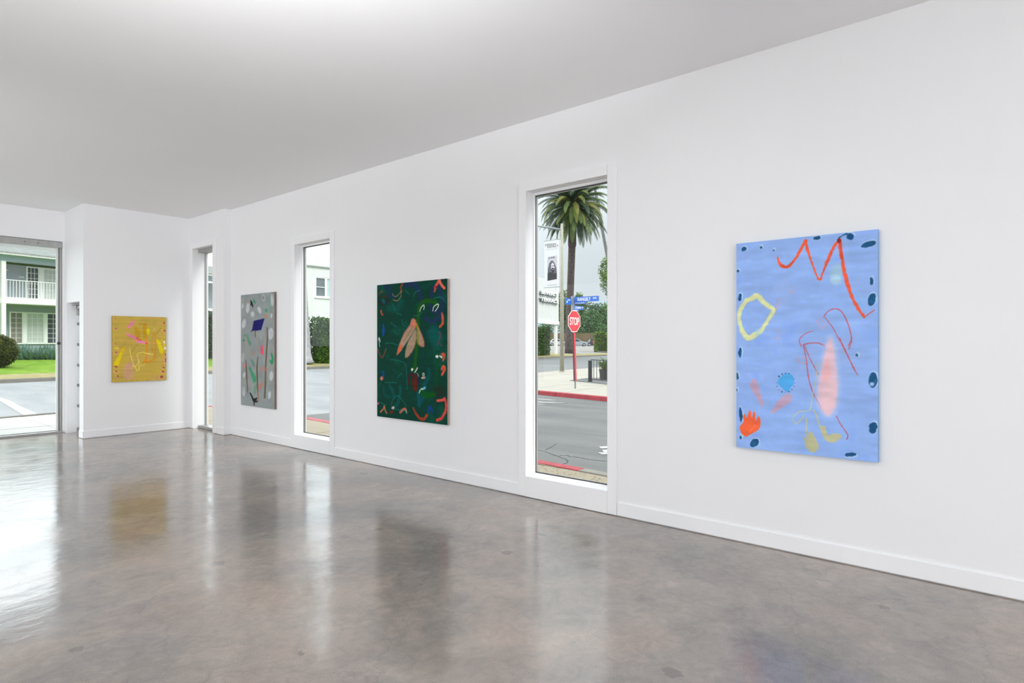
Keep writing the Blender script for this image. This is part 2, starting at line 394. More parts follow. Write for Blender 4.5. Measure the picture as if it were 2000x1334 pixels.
# windows of the left and front walls
for k, (a, b) in enumerate(((-1.2, 1.6), (2.2, 5.0), (5.6, 8.4))):
    r = empty('window_%d' % (5+k), (XL, (a+b)/2, .3), kind='structure'); r['label'] = 'wide window of the left wall, bay %s from the front' % ('first', 'second', 'third')[k]
    MB().box((XL-.16, a, .3), (XL-.1, a+.05, 3.1)).box((XL-.16, b-.05, .3), (XL-.1, b, 3.1)).box((XL-.16, a, 3.05), (XL-.1, b, 3.1)).box((XL-.16, a, .3), (XL-.1, b, .35)).build('frame', M_alu, r)
    MB().box((XL-.135, a+.05, .35), (XL-.129, b-.05, 3.05)).build('pane', M_glass, r)
r = empty('window_8', (-.4, YF, 0), kind='structure'); r['label'] = 'wide shop window of the front wall behind the camera'
for a, b in ((-3.4, -1.4), (-1.4, .6), (.6, 2.6)):
    MB().box((a, YF-.16, 0), (a+.05, YF-.1, 3.1)).box((b-.05, YF-.16, 0), (b, YF-.1, 3.1)).box((a, YF-.16, 3.05), (b, YF-.1, 3.1)).box((a, YF-.16, 0), (b, YF-.1, .05)).build('frame', M_alu, r)
    MB().box((a+.05, YF-.135, .05), (b-.05, YF-.129, 3.05)).build('pane', M_glass, r)
# side door in the return wall
r = empty('door_1', (3.05, 11.6, 0), kind='structure'); r['label'] = 'white side door with closer, in the niche beside the yellow painting'
dx = 3.06
M_door = mat('door_white', (226, 230, 232), .4, var=.02)
MB().box((dx, YY+.205, .012), (dx+.045, 11.905, 2.125)).build('door_leaf', M_door, r, bevel=.002)
MB().box((dx-.012, 11.905, .0), (dx+.06, 11.943, 2.13)).build('door_jamb', M_door, r)
for z in (1.79, 1.45, 1.11, .78, .44):
    MB().box((dx-.03, 11.872, z-.022), (dx-.001, 11.90, z+.022)).build('hinge_clip', M_steel, r, bevel=.003)
MB().box((dx-.05, 11.60, 2.03), (dx-.001, 11.87, 2.085)).build('door_closer', M_alu, r, bevel=.004)
MB().box((dx-.09, 11.80, 2.09), (dx-.005, 11.935, 2.105)).tube((dx-.06, 11.84, 2.05), (dx-.06, 11.84, 2.09), .016).build('closer_arm', M_alu, r)
MB().box((dx-.035, 11.84, 1.93), (dx-.001, 11.895, 2.03)).build('pivot_bracket', M_alu, r, bevel=.004)
MB().tube((dx-.03, 11.85, .02), (dx-.03, 11.85, .09), .014).build('floor_pivot', M_steel, r)
# brush strokes of the four canvases: kind, sRGB colour, opacity, edge softness (m), widths (mm), points (mm from lower left corner)
ART = {
 'blue': [
  ('P',(160,198,215),0.7,0.012,0,[710,1238,702,1210,689,1189,672,1180,656,1183,642,1200,635,1225,635,1255,642,1284,656,1304,672,1314,689,1310,702,1293,710,1268]),
  ('P',(178,214,232),0.7,0.012,0,[700,1203,697,1187,688,1176,676,1169,663,1170,650,1178,642,1191,639,1207,642,1222,650,1234,663,1240,676,1239,688,1231,697,1218]),
  ('P',(196,224,248),0.85,0.006,0,[84,1485,85,1477,82,1469,74,1462,64,1459,54,1458,45,1462,40,1468,39,1477,42,1485,50,1491,60,1495,70,1495,79,1492]),
  ('P',(24,74,118),0.97,0.003,0,[77,1480,77,1474,74,1467,68,1461,59,1458,50,1458,43,1461,39,1466,38,1472,41,1479,48,1485,56,1488,65,1488,72,1485]),
  ('P',(196,224,248),0.85,0.006,0,[195,1477,193,1471,190,1467,185,1466,180,1466,175,1469,172,1474,170,1479,172,1485,175,1489,180,1491,185,1490,190,1487,193,1482]),
  ('P',(24,74,118),0.97,0.003,0,[187,1473,186,1470,184,1467,180,1465,177,1466,173,1468,171,1471,170,1475,171,1479,173,1482,177,1483,180,1483,184,1481,186,1477]),
  ('P',(196,224,248),0.85,0.006,0,[281,1447,280,1443,278,1440,274,1439,270,1439,266,1441,264,1444,263,1448,264,1452,266,1455,270,1457,274,1456,278,1454,280,1451]),
  ('P',(24,74,118),0.97,0.003,0,[274,1443,273,1441,272,1439,269,1438,267,1439,264,1440,263,1442,262,1444,263,1447,264,1449,267,1449,269,1449,272,1448,273,1446]),
  ('P',(196,224,248),0.85,0.006,0,[581,1506,580,1499,574,1494,564,1491,553,1490,543,1493,536,1497,532,1504,534,1510,540,1515,550,1519,561,1519,571,1517,578,1512]),
  ('P',(24,74,118),0.97,0.003,0,[575,1502,573,1497,568,1493,560,1490,550,1490,541,1492,534,1495,532,1500,533,1505,539,1509,547,1512,557,1512,566,1510,572,1507]),
  ('P',(196,224,248),0.85,0.006,0,[908,1439,907,1429,897,1418,882,1410,863,1404,845,1404,831,1408,824,1417,826,1427,835,1438,851,1447,870,1451,888,1452,902,1447]),
  ('P',(24,74,118),0.97,0.003,0,[903,1435,901,1426,892,1417,877,1409,859,1404,842,1403,829,1407,823,1414,825,1423,834,1432,849,1440,867,1445,884,1446,897,1442]),
  ('P',(196,224,248),0.85,0.006,0,[32,1317,30,1310,26,1305,21,1303,14,1303,9,1307,5,1312,3,1319,5,1326,9,1331,14,1334,21,1333,26,1330,30,1324]),
  ('P',(24,74,118),0.97,0.003,0,[24,1313,23,1308,20,1304,16,1302,11,1303,7,1305,4,1310,3,1315,4,1320,7,1324,11,1326,16,1326,20,1323,23,1319]),
  ('P',(196,224,248),0.85,0.006,0,[47,1119,44,1106,39,1096,31,1091,24,1092,18,1098,14,1110,13,1123,16,1136,22,1146,29,1151,37,1150,43,1143,47,1132]),
  ('P',(24,74,118),0.97,0.003,0,[39,1115,37,1103,33,1095,27,1090,21,1091,16,1097,13,1107,13,1119,15,1130,19,1139,25,1143,31,1143,36,1137,39,1127]),
  ('P',(196,224,248),0.85,0.006,0,[895,1187,894,1174,891,1164,886,1159,881,1159,876,1165,873,1176,871,1189,873,1201,876,1211,881,1217,886,1216,891,1210,894,1200]),
  ('P',(24,74,118),0.97,0.003,0,[889,1184,889,1172,886,1163,882,1159,878,1159,874,1164,872,1173,871,1185,872,1196,874,1205,878,1210,882,1210,886,1205,889,1195]),
  ('P',(196,224,248),0.85,0.006,0,[905,1058,899,1040,889,1027,878,1021,868,1025,861,1036,858,1054,860,1074,867,1092,877,1105,888,1110,898,1106,905,1095,908,1077]),
  ('P',(24,74,118),0.97,0.003,0,[900,1055,893,1038,885,1026,875,1021,866,1024,860,1035,857,1051,859,1069,866,1086,875,1098,885,1103,893,1100,900,1089,902,1073]),
  ('L',(196,224,248),0.8,0.004,[6,12,12],[698,1500,733,1517,762,1515,782,1497]),
  ('L',(24,74,118),0.97,0.003,[5,12,16],[690,1488,710,1502,733,1506,753,1497]),
  ('P',(24,74,118),0.97,0.003,0,[779,1486,777,1475,771,1468,762,1464,753,1465,744,1470,738,1480,736,1490,738,1501,744,1509,753,1512,762,1511,771,1505,777,1496]),
  ('L',(112,178,235),0.8,0.004,[4,12,8],[784,1111,812,1052,837,1007]),
  ('L',(232,90,58),0.97,0.002,[9,16,24,20,16,18,20],[293,1391,305,1352,324,1323,360,1318,395,1345,439,1415,480,1487]),
  ('L',(232,90,58),0.97,0.002,[20,14,13,12,6],[478,1487,501,1399,532,1297,553,1236,573,1195]),
  ('L',(232,90,58),0.97,0.002,[6,12,18,18,16],[573,1195,590,1266,622,1348,658,1430,690,1468]),
  ('L',(232,90,58),0.97,0.002,[20,24,24,20,22,14],[693,1468,704,1360,727,1230,762,1099,801,1008,837,947]),
  ('L',(214,72,50),0.9,0.002,[6,6],[837,947,895,993]),
  ('L',(178,58,45),0.45,0.004,[14,20,14],[315,1331,350,1318,395,1348]),
  ('L',(178,58,45),0.4,0.004,[12,12],[593,1266,658,1417]),
  ('L',(178,58,45),0.4,0.004,[16,16],[696,1445,707,1347]),
  ('P',(125,42,52),0.9,0.003,0,[700,1465,698,1459,695,1454,691,1451,685,1452,681,1455,678,1461,676,1468,678,1475,681,1480,685,1482,691,1482,695,1478,698,1472]),
  ('L',(222,225,160),0.95,0.005,[32,38,44,34,30,32,25,25,28,38,44,36,28,26,30,32],[75,1092,110,1104,148,1120,178,1094,212,1058,265,1018,242,967,209,912,178,863,138,839,89,815,51,851,30,908,19,965,33,1029,75,1092]),
  ('P',(165,205,215),0.6,0.008,0,[178,853,176,841,171,831,163,826,154,826,145,831,140,841,138,853,140,866,145,875,154,881,163,880,171,875,176,865]),
  ('L',(205,165,178),0.7,0.003,6,[402,1148,399,1138,395,1130,390,1126,386,1127,384,1133,383,1142,384,1153,388,1164,392,1172,396,1175,400,1174,403,1169,403,1159,402,1148]),
  ('L',(205,150,160),0.7,0.003,[6,6],[304,1102,280,1034]),
  ('L',(205,150,160),0.7,0.003,[6,6,6],[280,1034,289,1013,313,1061]),
  ('L',(186,82,92),0.9,0.002,[7,7,7,7,7,7,7,7],[596,954,616,989,658,1010,698,996,727,947,750,882,763,805,744,760]),
  ('L',(186,82,92),0.9,0.002,[6,6,6,6,6],[604,950,646,890,675,832,704,771,730,715]),
  ('L',(205,150,165),0.75,0.003,[6,6,6,6,6],[550,932,575,878,601,894,587,921,568,944]),
  ('L',(205,160,175),0.75,0.003,[6,6,6,6,6],[280,875,305,865,306,828,289,804,272,814]),
  ('L',(186,82,92),0.9,0.002,[6,6,6,6,6],[526,859,483,846,442,807,444,773,455,753]),
  ('P',(196,224,248),0.85,0.006,0,[48,710,46,692,41,678,35,670,28,670,21,678,17,692,15,709,17,727,21,742,28,749,35,749,41,742,46,727]),
  ('P',(24,74,118),0.97,0.003,0,[40,706,39,690,35,677,30,670,25,670,20,677,16,690,15,706,16,722,20,735,25,742,30,742,35,735,39,722]),
  ('P',(196,224,248),0.85,0.006,0,[24,535,23,522,19,511,14,506,9,505,4,511,0,521,-1,534,0,547,4,557,9,563,14,564,19,558,23,548]),
  ('P',(24,74,118),0.97,0.003,0,[17,531,16,520,13,510,10,505,6,505,2,510,0,519,-1,530,0,542,2,551,6,556,10,556,13,551,16,542]),
  ('P',(196,224,248),0.85,0.006,0,[17,432,16,427,14,423,10,421,7,421,3,423,1,426,0,431,1,436,3,440,7,442,10,443,14,441,16,437]),
  ('P',(24,74,118),0.97,0.003,0,[9,428,9,425,8,422,6,420,4,420,2,422,1,424,0,427,1,431,2,433,4,435,6,435,8,434,9,431]),
  ('P',(196,224,248),0.85,0.006,0,[52,250,53,224,50,203,45,191,38,190,31,200,25,220,21,245,20,271,23,292,28,304,35,305,42,295,48,275]),
  ('P',(24,74,118),0.97,0.003,0,[45,245,45,221,44,202,40,190,35,189,29,199,24,218,21,242,20,266,22,285,26,297,31,298,36,288,41,269]),
  ('P',(196,224,248),0.85,0.006,0,[50,82,48,73,45,66,39,61,34,61,28,64,25,71,23,79,25,88,28,95,34,100,39,100,45,97,48,90]),
  ('P',(24,74,118),0.97,0.003,0,[42,77,41,70,39,64,35,61,31,60,27,63,24,68,23,75,24,83,27,89,31,92,35,93,39,90,41,84]),
  ('P',(196,224,248),0.85,0.006,0,[164,79,170,68,170,53,163,37,150,23,135,14,120,11,109,17,102,28,103,43,110,60,122,74,138,83,152,85]),
  ('P',(24,74,118),0.97,0.003,0,[158,73,163,62,163,49,156,34,145,21,131,13,118,11,108,15,102,25,103,39,109,54,121,67,134,75,148,77]),
  ('P',(196,224,248),0.85,0.006,0,[812,701,811,696,808,691,803,689,798,689,794,691,791,695,790,701,791,706,794,711,798,713,803,713,808,711,811,707]),
  ('P',(24,74,118),0.97,0.003,0,[804,698,804,694,801,690,798,689,794,689,791,690,789,693,788,697,789,702,791,705,794,707,798,707,801,705,804,702]),
  ('P',(196,224,248),0.85,0.006,0,[921,542,918,518,910,499,899,488,886,488,875,498,867,516,864,540,867,563,875,582,886,593,899,594,910,583,918,565]),
  ('P',(24,74,118),0.97,0.003,0,[914,538,911,516,904,498,894,488,883,487,872,497,865,514,863,536,865,558,872,576,883,587,894,587,904,577,911,560]),
  ('P',(196,224,248),0.85,0.006,0,[919,224,913,206,902,193,890,188,879,190,870,200,867,216,868,235,875,253,885,266,897,271,909,269,917,258,921,242]),
  ('P',(24,74,118),0.97,0.003,0,[912,221,906,205,897,193,886,187,876,189,868,199,865,214,866,231,872,247,882,259,893,264,903,262,911,253,914,238]),
  ('P',(196,224,248),0.85,0.006,0,[802,37,798,29,788,21,772,15,755,12,739,12,727,16,723,22,727,30,737,38,753,44,771,47,787,47,798,43]),
  ('P',(24,74,118),0.97,0.003,0,[794,41,791,34,781,28,767,23,750,20,736,20,725,23,721,28,725,34,735,41,749,46,766,49,780,49,791,46]),
  ('P',(165,198,236),0.95,0.004,0,[896,510,894,504,891,500,886,497,880,497,875,499,872,503,871,509,872,515,875,519,880,522,886,522,891,520,894,516]),
  ('L',(186,82,92),0.9,0.002,[7,7,7],[466,766,512,777,563,778]),
  ('L',(186,82,92),0.9,0.002,[7,7],[563,778,602,758]),
  ('L',(186,82,92),0.9,0.002,[7,7,7,7,7,7],[465,764,484,667,493,577,503,515,519,460,538,408]),
  ('L',(186,82,92),0.9,0.002,[6,6,6,6],[474,757,506,674,538,606,560,562]),
  ('L',(186,82,92),0.9,0.002,[6,7,8,8,4],[692,812,734,711,764,639,782,599,802,562]),
  ('L',(186,82,92),0.85,0.002,[6,6,6],[765,818,761,778,747,738]),
  ('L',(208,152,168),0.75,0.003,[7,7,7,7],[420,681,436,642,474,639,490,652]),
  ('L',(208,152,168),0.75,0.003,[7,7],[450,680,488,667]),
  ('P',(190,198,232),0.75,0.02,0,[625,822,659,809,674,704,689,570,688,428,671,319,631,276,582,296,558,359,550,448,569,573,591,689,610,785]),
  ('P',(228,186,194),0.8,0.01,0,[631,805,647,785,665,684,677,563,677,428,662,332,625,282,591,303,564,360,555,442,572,566,597,683,616,778]),
  ('P',(232,168,166),0.55,0.012,0,[624,683,638,575,619,513,594,519,588,580,610,669]),
  ('P',(235,196,196),0.4,0.012,0,[601,499,662,515,668,400,613,315,582,395]),
  ('L',(190,192,150),0.85,0.002,[6,6,6,6,6,6,6,6,6],[557,644,550,565,525,419,512,329,500,310,441,297,409,272,395,236,415,210]),
  ('L',(190,192,150),0.85,0.002,[6,6,6],[415,210,441,229,471,270]),
  ('L',(190,188,140),0.9,0.002,[8,8,8],[487,251,484,160,490,122]),
  ('P',(188,184,135),0.9,0.003,0,[477,132,490,112,506,166,524,160,550,104,562,68,550,32,525,18,490,46,473,89]),
  ('L',(190,188,140),0.9,0.002,[8,8,8,8],[535,313,554,263,572,203,588,156]),
  ('P',(190,186,138),0.9,0.003,0,[576,203,594,210,608,192,616,152,656,166,695,163,700,144,674,114,638,103,607,114,587,149]),
  ('L',(186,82,92),0.9,0.002,[6,6,6,6,6],[674,283,695,237,728,187,741,161,737,134]),
  ('L',(176,112,140),0.7,0.002,[4,4,4],[538,408,569,353,576,326]),
  ('P',(78,166,228),0.95,0.003,0,[288,499,315,532,349,558,382,559,405,525,402,490,379,454,359,428,329,451,302,478]),
  ('P',(192,158,182),0.9,0.004,0,[134,518,152,486,175,414,198,321,184,315,149,369,113,433,98,476]),
  ('P',(192,158,182),0.9,0.004,0,[369,423,389,405,386,369,356,339,254,266,258,297,302,371,342,409]),
  ('P',(240,98,55),0.97,0.002,0,[28,154,46,185,55,245,68,257,77,225,91,277,109,273,114,228,126,271,137,266,140,201,154,240,170,232,173,174,150,134,98,101,69,86,40,103,27,130]),
  ('L',(250,140,100),0.5,0.003,[6,6],[98,123,149,187]),
  ('L',(200,66,40),0.5,0.003,[5,5],[140,222,145,179]),
  ('P',(120,190,226),0.8,0.004,0,[735,78,734,75,732,73,728,71,725,71,721,72,719,74,718,76,719,79,721,82,725,84,728,84,732,83,734,81]),
  ('P',(28,74,112),0.85,0.002,0,[413,497,412,495,411,494,410,493,408,493,406,494,405,495,405,497,405,499,406,500,408,501,410,501,411,501,412,499]),
  ('P',(28,74,112),0.85,0.002,0,[408,471,408,469,407,468,405,467,403,467,402,468,400,469,400,471,400,473,402,474,403,475,405,475,407,475,408,473]),
  ('P',(28,74,112),0.85,0.002,0,[395,449,394,447,393,445,392,444,390,444,388,445,387,447,387,448,387,450,388,452,390,453,392,453,393,452,394,451]),
  ('P',(28,74,112),0.85,0.002,0,[375,433,375,431,374,430,372,429,370,429,369,429,367,431,367,433,367,434,369,436,370,437,372,437,374,436,375,435]),
  ('P',(28,74,112),0.85,0.002,0,[352,427,351,425,350,423,348,422,347,422,345,423,344,424,343,426,344,428,345,430,347,431,348,431,350,430,351,428]),
  ('P',(28,74,112),0.85,0.002,0,[328,431,327,429,326,427,325,426,323,426,321,427,320,428,320,430,320,432,321,434,323,434,325,435,326,434,327,432]),
  ('P',(28,74,112),0.85,0.002,0,[308,444,307,442,306,441,304,440,303,440,301,441,300,442,299,444,300,446,301,447,303,448,304,448,306,448,307,446]),
  ('P',(28,74,112),0.85,0.002,0,[294,466,294,464,293,463,291,462,289,462,287,462,286,464,286,466,286,467,287,469,289,470,291,470,293,469,294,468]),
  ('P',(28,74,112),0.85,0.002,0,[289,492,289,490,288,489,286,488,284,488,283,488,282,490,281,492,282,494,283,495,284,496,286,496,288,495,289,494]),
  ('P',(28,74,112),0.85,0.002,0,[294,518,294,517,293,515,291,514,289,514,287,515,286,516,286,518,286,520,287,522,289,522,291,523,293,522,294,520]),
  ('P',(28,74,112),0.85,0.002,0,[308,541,307,539,306,538,304,537,303,537,301,538,300,539,299,541,300,543,301,544,303,545,304,545,306,544,307,543]),
  ('P',(28,74,112),0.85,0.002,0,[328,557,327,555,326,553,325,552,323,552,321,553,320,555,320,556,320,558,321,560,323,561,325,561,326,560,327,559]),
  ('P',(28,74,112),0.85,0.002,0,[352,563,351,561,350,559,348,558,347,558,345,559,344,561,343,562,344,564,345,566,347,567,348,567,350,566,351,565]),
  ('P',(28,74,112),0.85,0.002,0,[375,558,375,556,374,555,372,554,370,554,369,555,367,556,367,558,367,560,369,561,370,562,372,562,374,562,375,560]),
  ('P',(28,74,112),0.85,0.002,0,[395,544,394,542,393,541,392,540,390,540,388,541,387,542,387,544,387,546,388,547,390,548,392,548,393,548,394,546]),
  ('P',(28,74,112),0.85,0.002,0,[408,523,408,521,407,520,405,519,403,519,402,519,400,521,400,523,400,524,402,526,403,527,405,527,407,526,408,525]),
 ],
 'green': [
  ('P',(0,82,80),0.75,0.03,0,[897,1011,955,1069,1041,1074,1126,995,1146,924,1088,841,1022,841,945,892,902,958]),
  ('L',(34,42,92),0.75,0.02,[50,70,70,60,50],[523,1541,637,1553,718,1519,773,1419,793,1345]),
  ('L',(34,42,92),0.8,0.015,[50,50,50],[989,1500,963,1430,960,1364]),
  ('L',(34,42,92),0.75,0.02,[50,50,50,50,50,50,50,50],[1069,1499,1112,1422,1130,1344,1133,1273,1121,1208,1050,1145,955,1122,867,1163]),
  ('L',(34,42,92),0.6,0.02,[60,60],[155,1545,255,1532]),
  ('L',(34,42,92),0.6,0.02,[60,60],[222,1467,299,1428]),
  ('L',(34,42,92),0.7,0.02,[50,50,50],[950,1325,965,1246,1069,1223]),
  ('L',(0,84,78),0.5,0.03,[80,80,80],[222,1299,353,1280,449,1359]),
  ('L',(22,84,12),0.85,0.012,[50,50,50,50,50],[1041,1321,965,1348,877,1351,808,1338,763,1279]),
  ('L',(22,84,12),0.85,0.012,[50,50,50],[758,1286,743,1206,738,1086]),
  ('L',(18,84,14),0.85,0.01,[50,50,50,50,50,50],[738,1086,733,925,713,804,698,723,693,656,676,595]),
  ('P',(168,134,112),0.97,0.008,0,[637,1155,611,1108,502,1001,417,878,369,756,385,751,460,809,544,891,637,986,693,1073,693,1141]),
  ('P',(158,132,108),0.97,0.008,0,[673,1087,713,992,705,918,668,824,585,741,534,713,513,731,523,796,565,891,627,973]),
  ('P',(170,134,112),0.97,0.008,0,[713,1106,748,1059,788,1005,836,912,838,845,810,840,753,862,723,905,716,1026]),
  ('P',(196,112,88),0.92,0.012,0,[647,1160,693,1151,716,1093,673,1050,614,1088,618,1135]),
  ('L',(178,86,58),0.7,0.004,[12,12,12,12],[627,1108,513,1001,428,884,375,760]),
  ('L',(150,70,50),0.7,0.004,[10,10,10,10],[713,905,668,817,585,735,531,712]),
  ('L',(168,80,60),0.7,0.004,[12,12,12,12,12],[723,1100,788,1005,836,905,836,844,748,865]),
  ('L',(70,92,72),0.6,0.006,[12,12,12],[683,1046,627,973,544,891]),
  ('L',(100,100,80),0.5,0.01,[20,20],[647,1060,502,912]),
  ('P',(206,92,62),0.9,0.008,0,[423,860,471,836,394,756,368,756]),
  ('L',(118,126,18),0.85,0.006,[24,24,24],[720,1073,736,992,743,892]),
  ('L',(222,82,72),0.97,0.004,[30,35,40],[1017,1492,1050,1532,1086,1567]),
  ('L',(228,104,86),0.97,0.004,[40,35,35],[1088,1566,1121,1518,1165,1478]),
  ('L',(180,88,66),0.9,0.004,[25,30],[1011,1453,1027,1488]),
  ('P',(130,28,40),0.9,0.005,0,[1057,1495,1055,1489,1049,1484,1041,1482,1032,1482,1023,1486,1017,1491,1015,1497,1017,1503,1023,1508,1032,1510,1041,1510,1049,1507,1055,1501]),
  ('L',(196,82,58),0.97,0.004,[20,35,35,30],[1128,1211,1141,1156,1140,1098,1093,1062]),
  ('L',(214,218,205),0.95,0.003,[11,11,11,11,11],[768,1239,788,1278,833,1309,843,1283,832,1257]),
  ('L',(214,218,205),0.95,0.003,[12,12,12,12,12,12],[984,1239,998,1281,1049,1307,1076,1302,1060,1269,1022,1234]),
  ('L',(150,62,42),0.85,0.006,[25,25,25],[468,1568,439,1529,455,1483]),
  ('L',(158,128,84),0.8,0.004,[10,10,10,10],[444,1484,375,1432,315,1433,288,1464]),
  ('L',(158,128,84),0.8,0.004,[12,12,12,12],[444,1477,439,1422,375,1376,299,1390]),
  ('L',(82,32,26),0.7,0.008,[30,30],[82,1437,167,1433]),
  ('L',(58,22,32),0.7,0.008,[30,30,30],[42,1391,116,1338,205,1398]),
  ('P',(12,92,112),0.8,0.012,0,[88,1404,146,1393,146,1342,116,1352]),
  ('L',(140,70,50),0.7,0.006,[15,15,15],[31,1463,71,1496,110,1494]),
  ('L',(194,82,54),0.95,0.004,[22,22,22],[74,1275,86,1232,110,1220]),
  ('P',(4,68,138),0.95,0.005,0,[116,1118,146,1047,128,968,92,976,104,1069]),
  ('L',(214,218,205),0.9,0.003,[14,14,14],[24,920,38,951,59,898]),
  ('L',(214,218,205),0.8,0.003,[10,10],[36,920,48,840]),
  ('L',(118,62,44),0.85,0.004,[20,20,20],[8,811,92,705,167,810]),
  ('L',(0,80,84),0.7,0.012,[45,45,45],[233,379,297,312,312,243]),
  ('L',(0,80,84),0.7,0.012,[40,40,40,40],[428,388,428,305,385,178,331,140]),
  ('L',(0,78,86),0.75,0.012,[55,55,55,55],[916,585,924,530,877,462,843,414]),
  ('L',(0,82,96),0.75,0.012,[60,60],[750,323,760,190]),
  ('L',(0,78,90),0.7,0.012,[40,40],[838,294,798,232]),
  ('L',(0,78,80),0.5,0.012,[40,40,40],[122,359,144,261,255,247]),
  ('P',(88,28,16),0.9,0.012,0,[639,493,728,503,738,423,728,348,673,339,639,384]),
  ('L',(84,22,32),0.85,0.006,[30,30,30],[585,409,591,517,713,514]),
  ('L',(30,24,70),0.7,0.01,[30,30],[743,490,748,423]),
  ('P',(44,36,24),0.6,0.03,0,[1012,402,1154,409,1163,307,1012,298]),
  ('L',(4,76,16),0.85,0.01,[60,60,60],[793,342,848,305,1003,317]),
  ('L',(4,70,22),0.6,0.012,[40,40],[1055,677,1036,417]),
  ('L',(8,66,140),0.9,0.005,[35,35],[116,536,116,490]),
  ('P',(200,118,96),0.95,0.005,0,[113,460,110,448,102,439,92,434,80,433,69,438,61,447,58,458,61,469,69,478,80,483,92,484,102,479,110,471]),
  ('P',(206,92,84),0.95,0.005,0,[37,158,35,151,30,145,23,142,16,141,9,144,4,149,2,156,4,163,9,169,16,172,23,173,30,170,35,165]),
  ('L',(176,106,72),0.95,0.004,[20,24,24],[65,56,116,95,137,130]),
  ('L',(176,106,72),0.95,0.004,[22,22,22],[137,130,155,78,182,56]),
  ('L',(116,34,24),0.85,0.005,[30,30,30],[250,68,272,62,294,82]),
  ('L',(192,98,76),0.95,0.005,[30,34,30,20],[428,80,471,108,515,129,536,106]),
  ('L',(156,56,36),0.95,0.004,[24,32,36,36,30],[657,144,708,82,768,40,833,34,889,85]),
  ('L',(222,82,72),0.97,0.004,[30,30,30],[1058,255,1116,262,1172,278]),
  ('L',(206,66,62),0.97,0.004,[26,34,34,34,34,34],[1172,288,1192,232,1191,174,1167,121,1121,69,1052,39]),
  ('L',(6,54,122),0.9,0.006,[35,35,35],[906,126,936,178,976,127]),
  ('L',(112,52,62),0.85,0.005,[16,16,16],[1079,1001,1107,981,1060,866]),
  ('L',(112,52,50),0.7,0.005,[16,16],[1088,882,1121,860]),
  ('P',(214,218,205),0.97,0.004,0,[655,580,651,572,644,567,636,564,628,564,622,569,618,575,619,583,623,591,629,597,638,600,646,599,652,595,655,588]),
  ('L',(214,218,205),0.95,0.003,[14,14],[684,551,728,600]),
  ('P',(214,218,205),0.97,0.004,0,[1075,738,1073,730,1066,724,1056,720,1045,720,1035,723,1028,729,1026,737,1028,744,1035,751,1045,754,1056,754,1066,751,1073,745]),
  ('L',(214,218,205),0.95,0.003,[18,18],[1093,744,1126,729]),
  ('L',(150,170,160),0.8,0.003,[12,12,12],[723,543,740,530,746,510]),
  ('L',(214,218,205),0.9,0.003,10,[843,532,842,525,838,520,833,516,827,516,822,519,818,524,817,531,818,538,822,544,827,547,833,547,838,544,842,539,843,532]),
  ('L',(214,218,205),0.9,0.003,[20,20],[803,493,823,494]),
  ('L',(214,140,130),0.9,0.003,[20,20],[826,493,850,501]),
  ('L',(214,218,205),0.95,0.003,[18,18,18],[793,370,818,369,848,382]),
  ('L',(86,168,212),0.9,0.004,[30,30],[833,374,853,385]),
  ('L',(214,218,205),0.9,0.003,[15,15],[758,325,776,356]),
  ('P',(206,188,178),0.95,0.004,0,[321,117,313,110,302,106,290,106,280,109,274,115,272,123,276,131,285,137,296,141,308,141,318,138,324,133,325,125]),
  ('L',(214,218,205),0.8,0.003,[12,12],[531,113,542,78]),
  ('L',(206,78,56),0.95,0.004,[30,34,34,30],[1126,758,1155,765,1167,738,1147,702]),
  ('L',(206,78,56),0.95,0.004,[30,34,34,34,30],[1124,601,1146,629,1174,616,1155,577,1129,540]),
  ('L',(16,122,106),0.65,0.003,[10,10,10,10],[155,876,255,884,331,870,396,855]),
  ('L',(16,122,106),0.65,0.003,[10,10],[255,1121,364,1065]),
  ('L',(16,122,106),0.65,0.003,[10,10,10],[647,1410,708,1463,778,1474]),
  ('L',(16,122,106),0.65,0.003,[10,10],[515,1492,585,1441]),
  ('L',(16,122,106),0.65,0.003,[10,10],[290,1345,342,1265]),
  ('L',(16,122,106),0.65,0.003,[10,10,10],[1003,1374,1116,1382,1192,1315]),
  ('L',(16,122,106),0.65,0.003,[10,10,10],[659,1195,738,1193,808,1231]),
  ('L',(16,122,106),0.65,0.003,[10,10,10,10,10,10,10],[255,688,364,683,502,652,534,584,546,489,554,380,549,353]),
  ('L',(16,122,106),0.65,0.003,[10,10],[364,683,342,647]),
  ('L',(16,122,106),0.65,0.003,[10,10],[155,416,364,420]),
  ('L',(16,122,106),0.65,0.003,[10,10],[375,474,460,541]),
  ('L',(16,122,106),0.65,0.003,[10,10,10,10,10],[272,143,288,207,364,267,439,244,536,160]),
  ('L',(16,122,106),0.65,0.003,[10,10],[42,177,167,141]),
  ('L',(16,122,106),0.65,0.003,[10,10],[331,112,575,94]),
  ('L',(16,122,106),0.65,0.003,[10,10],[375,1238,449,1208]),
  ('L',(16,122,106),0.65,0.003,[10,10,10],[460,1146,481,1097,544,1062]),
  ('L',(16,122,106),0.65,0.003,[10,10],[310,1024,375,981]),
 ],
 'grey': [
  ('P',(18,18,20),0.97,0.006,0,[304,1639,354,1602,393,1547,386,1511,362,1518,354,1549,312,1536]),
  ('P',(48,134,98),0.9,0.01,0,[382,1624,424,1635,470,1582,455,1564,401,1592]),
  ('P',(48,134,98),0.6,0.03,0,[837,1449,832,1439,820,1432,802,1428,783,1429,765,1434,753,1442,749,1452,753,1461,765,1468,783,1472,802,1471,820,1467,832,1458]),
  ('P',(30,110,80),0.8,0.01,0,[806,1456,811,1447,812,1440,809,1435,803,1434,795,1437,786,1443,779,1452,774,1461,773,1468,776,1473,782,1474,790,1471,799,1464]),
  ('P',(48,134,98),0.7,0.02,0,[168,1088,165,1080,155,1074,141,1071,125,1071,111,1075,101,1081,98,1088,101,1095,111,1101,125,1105,141,1104,155,1101,165,1095]),
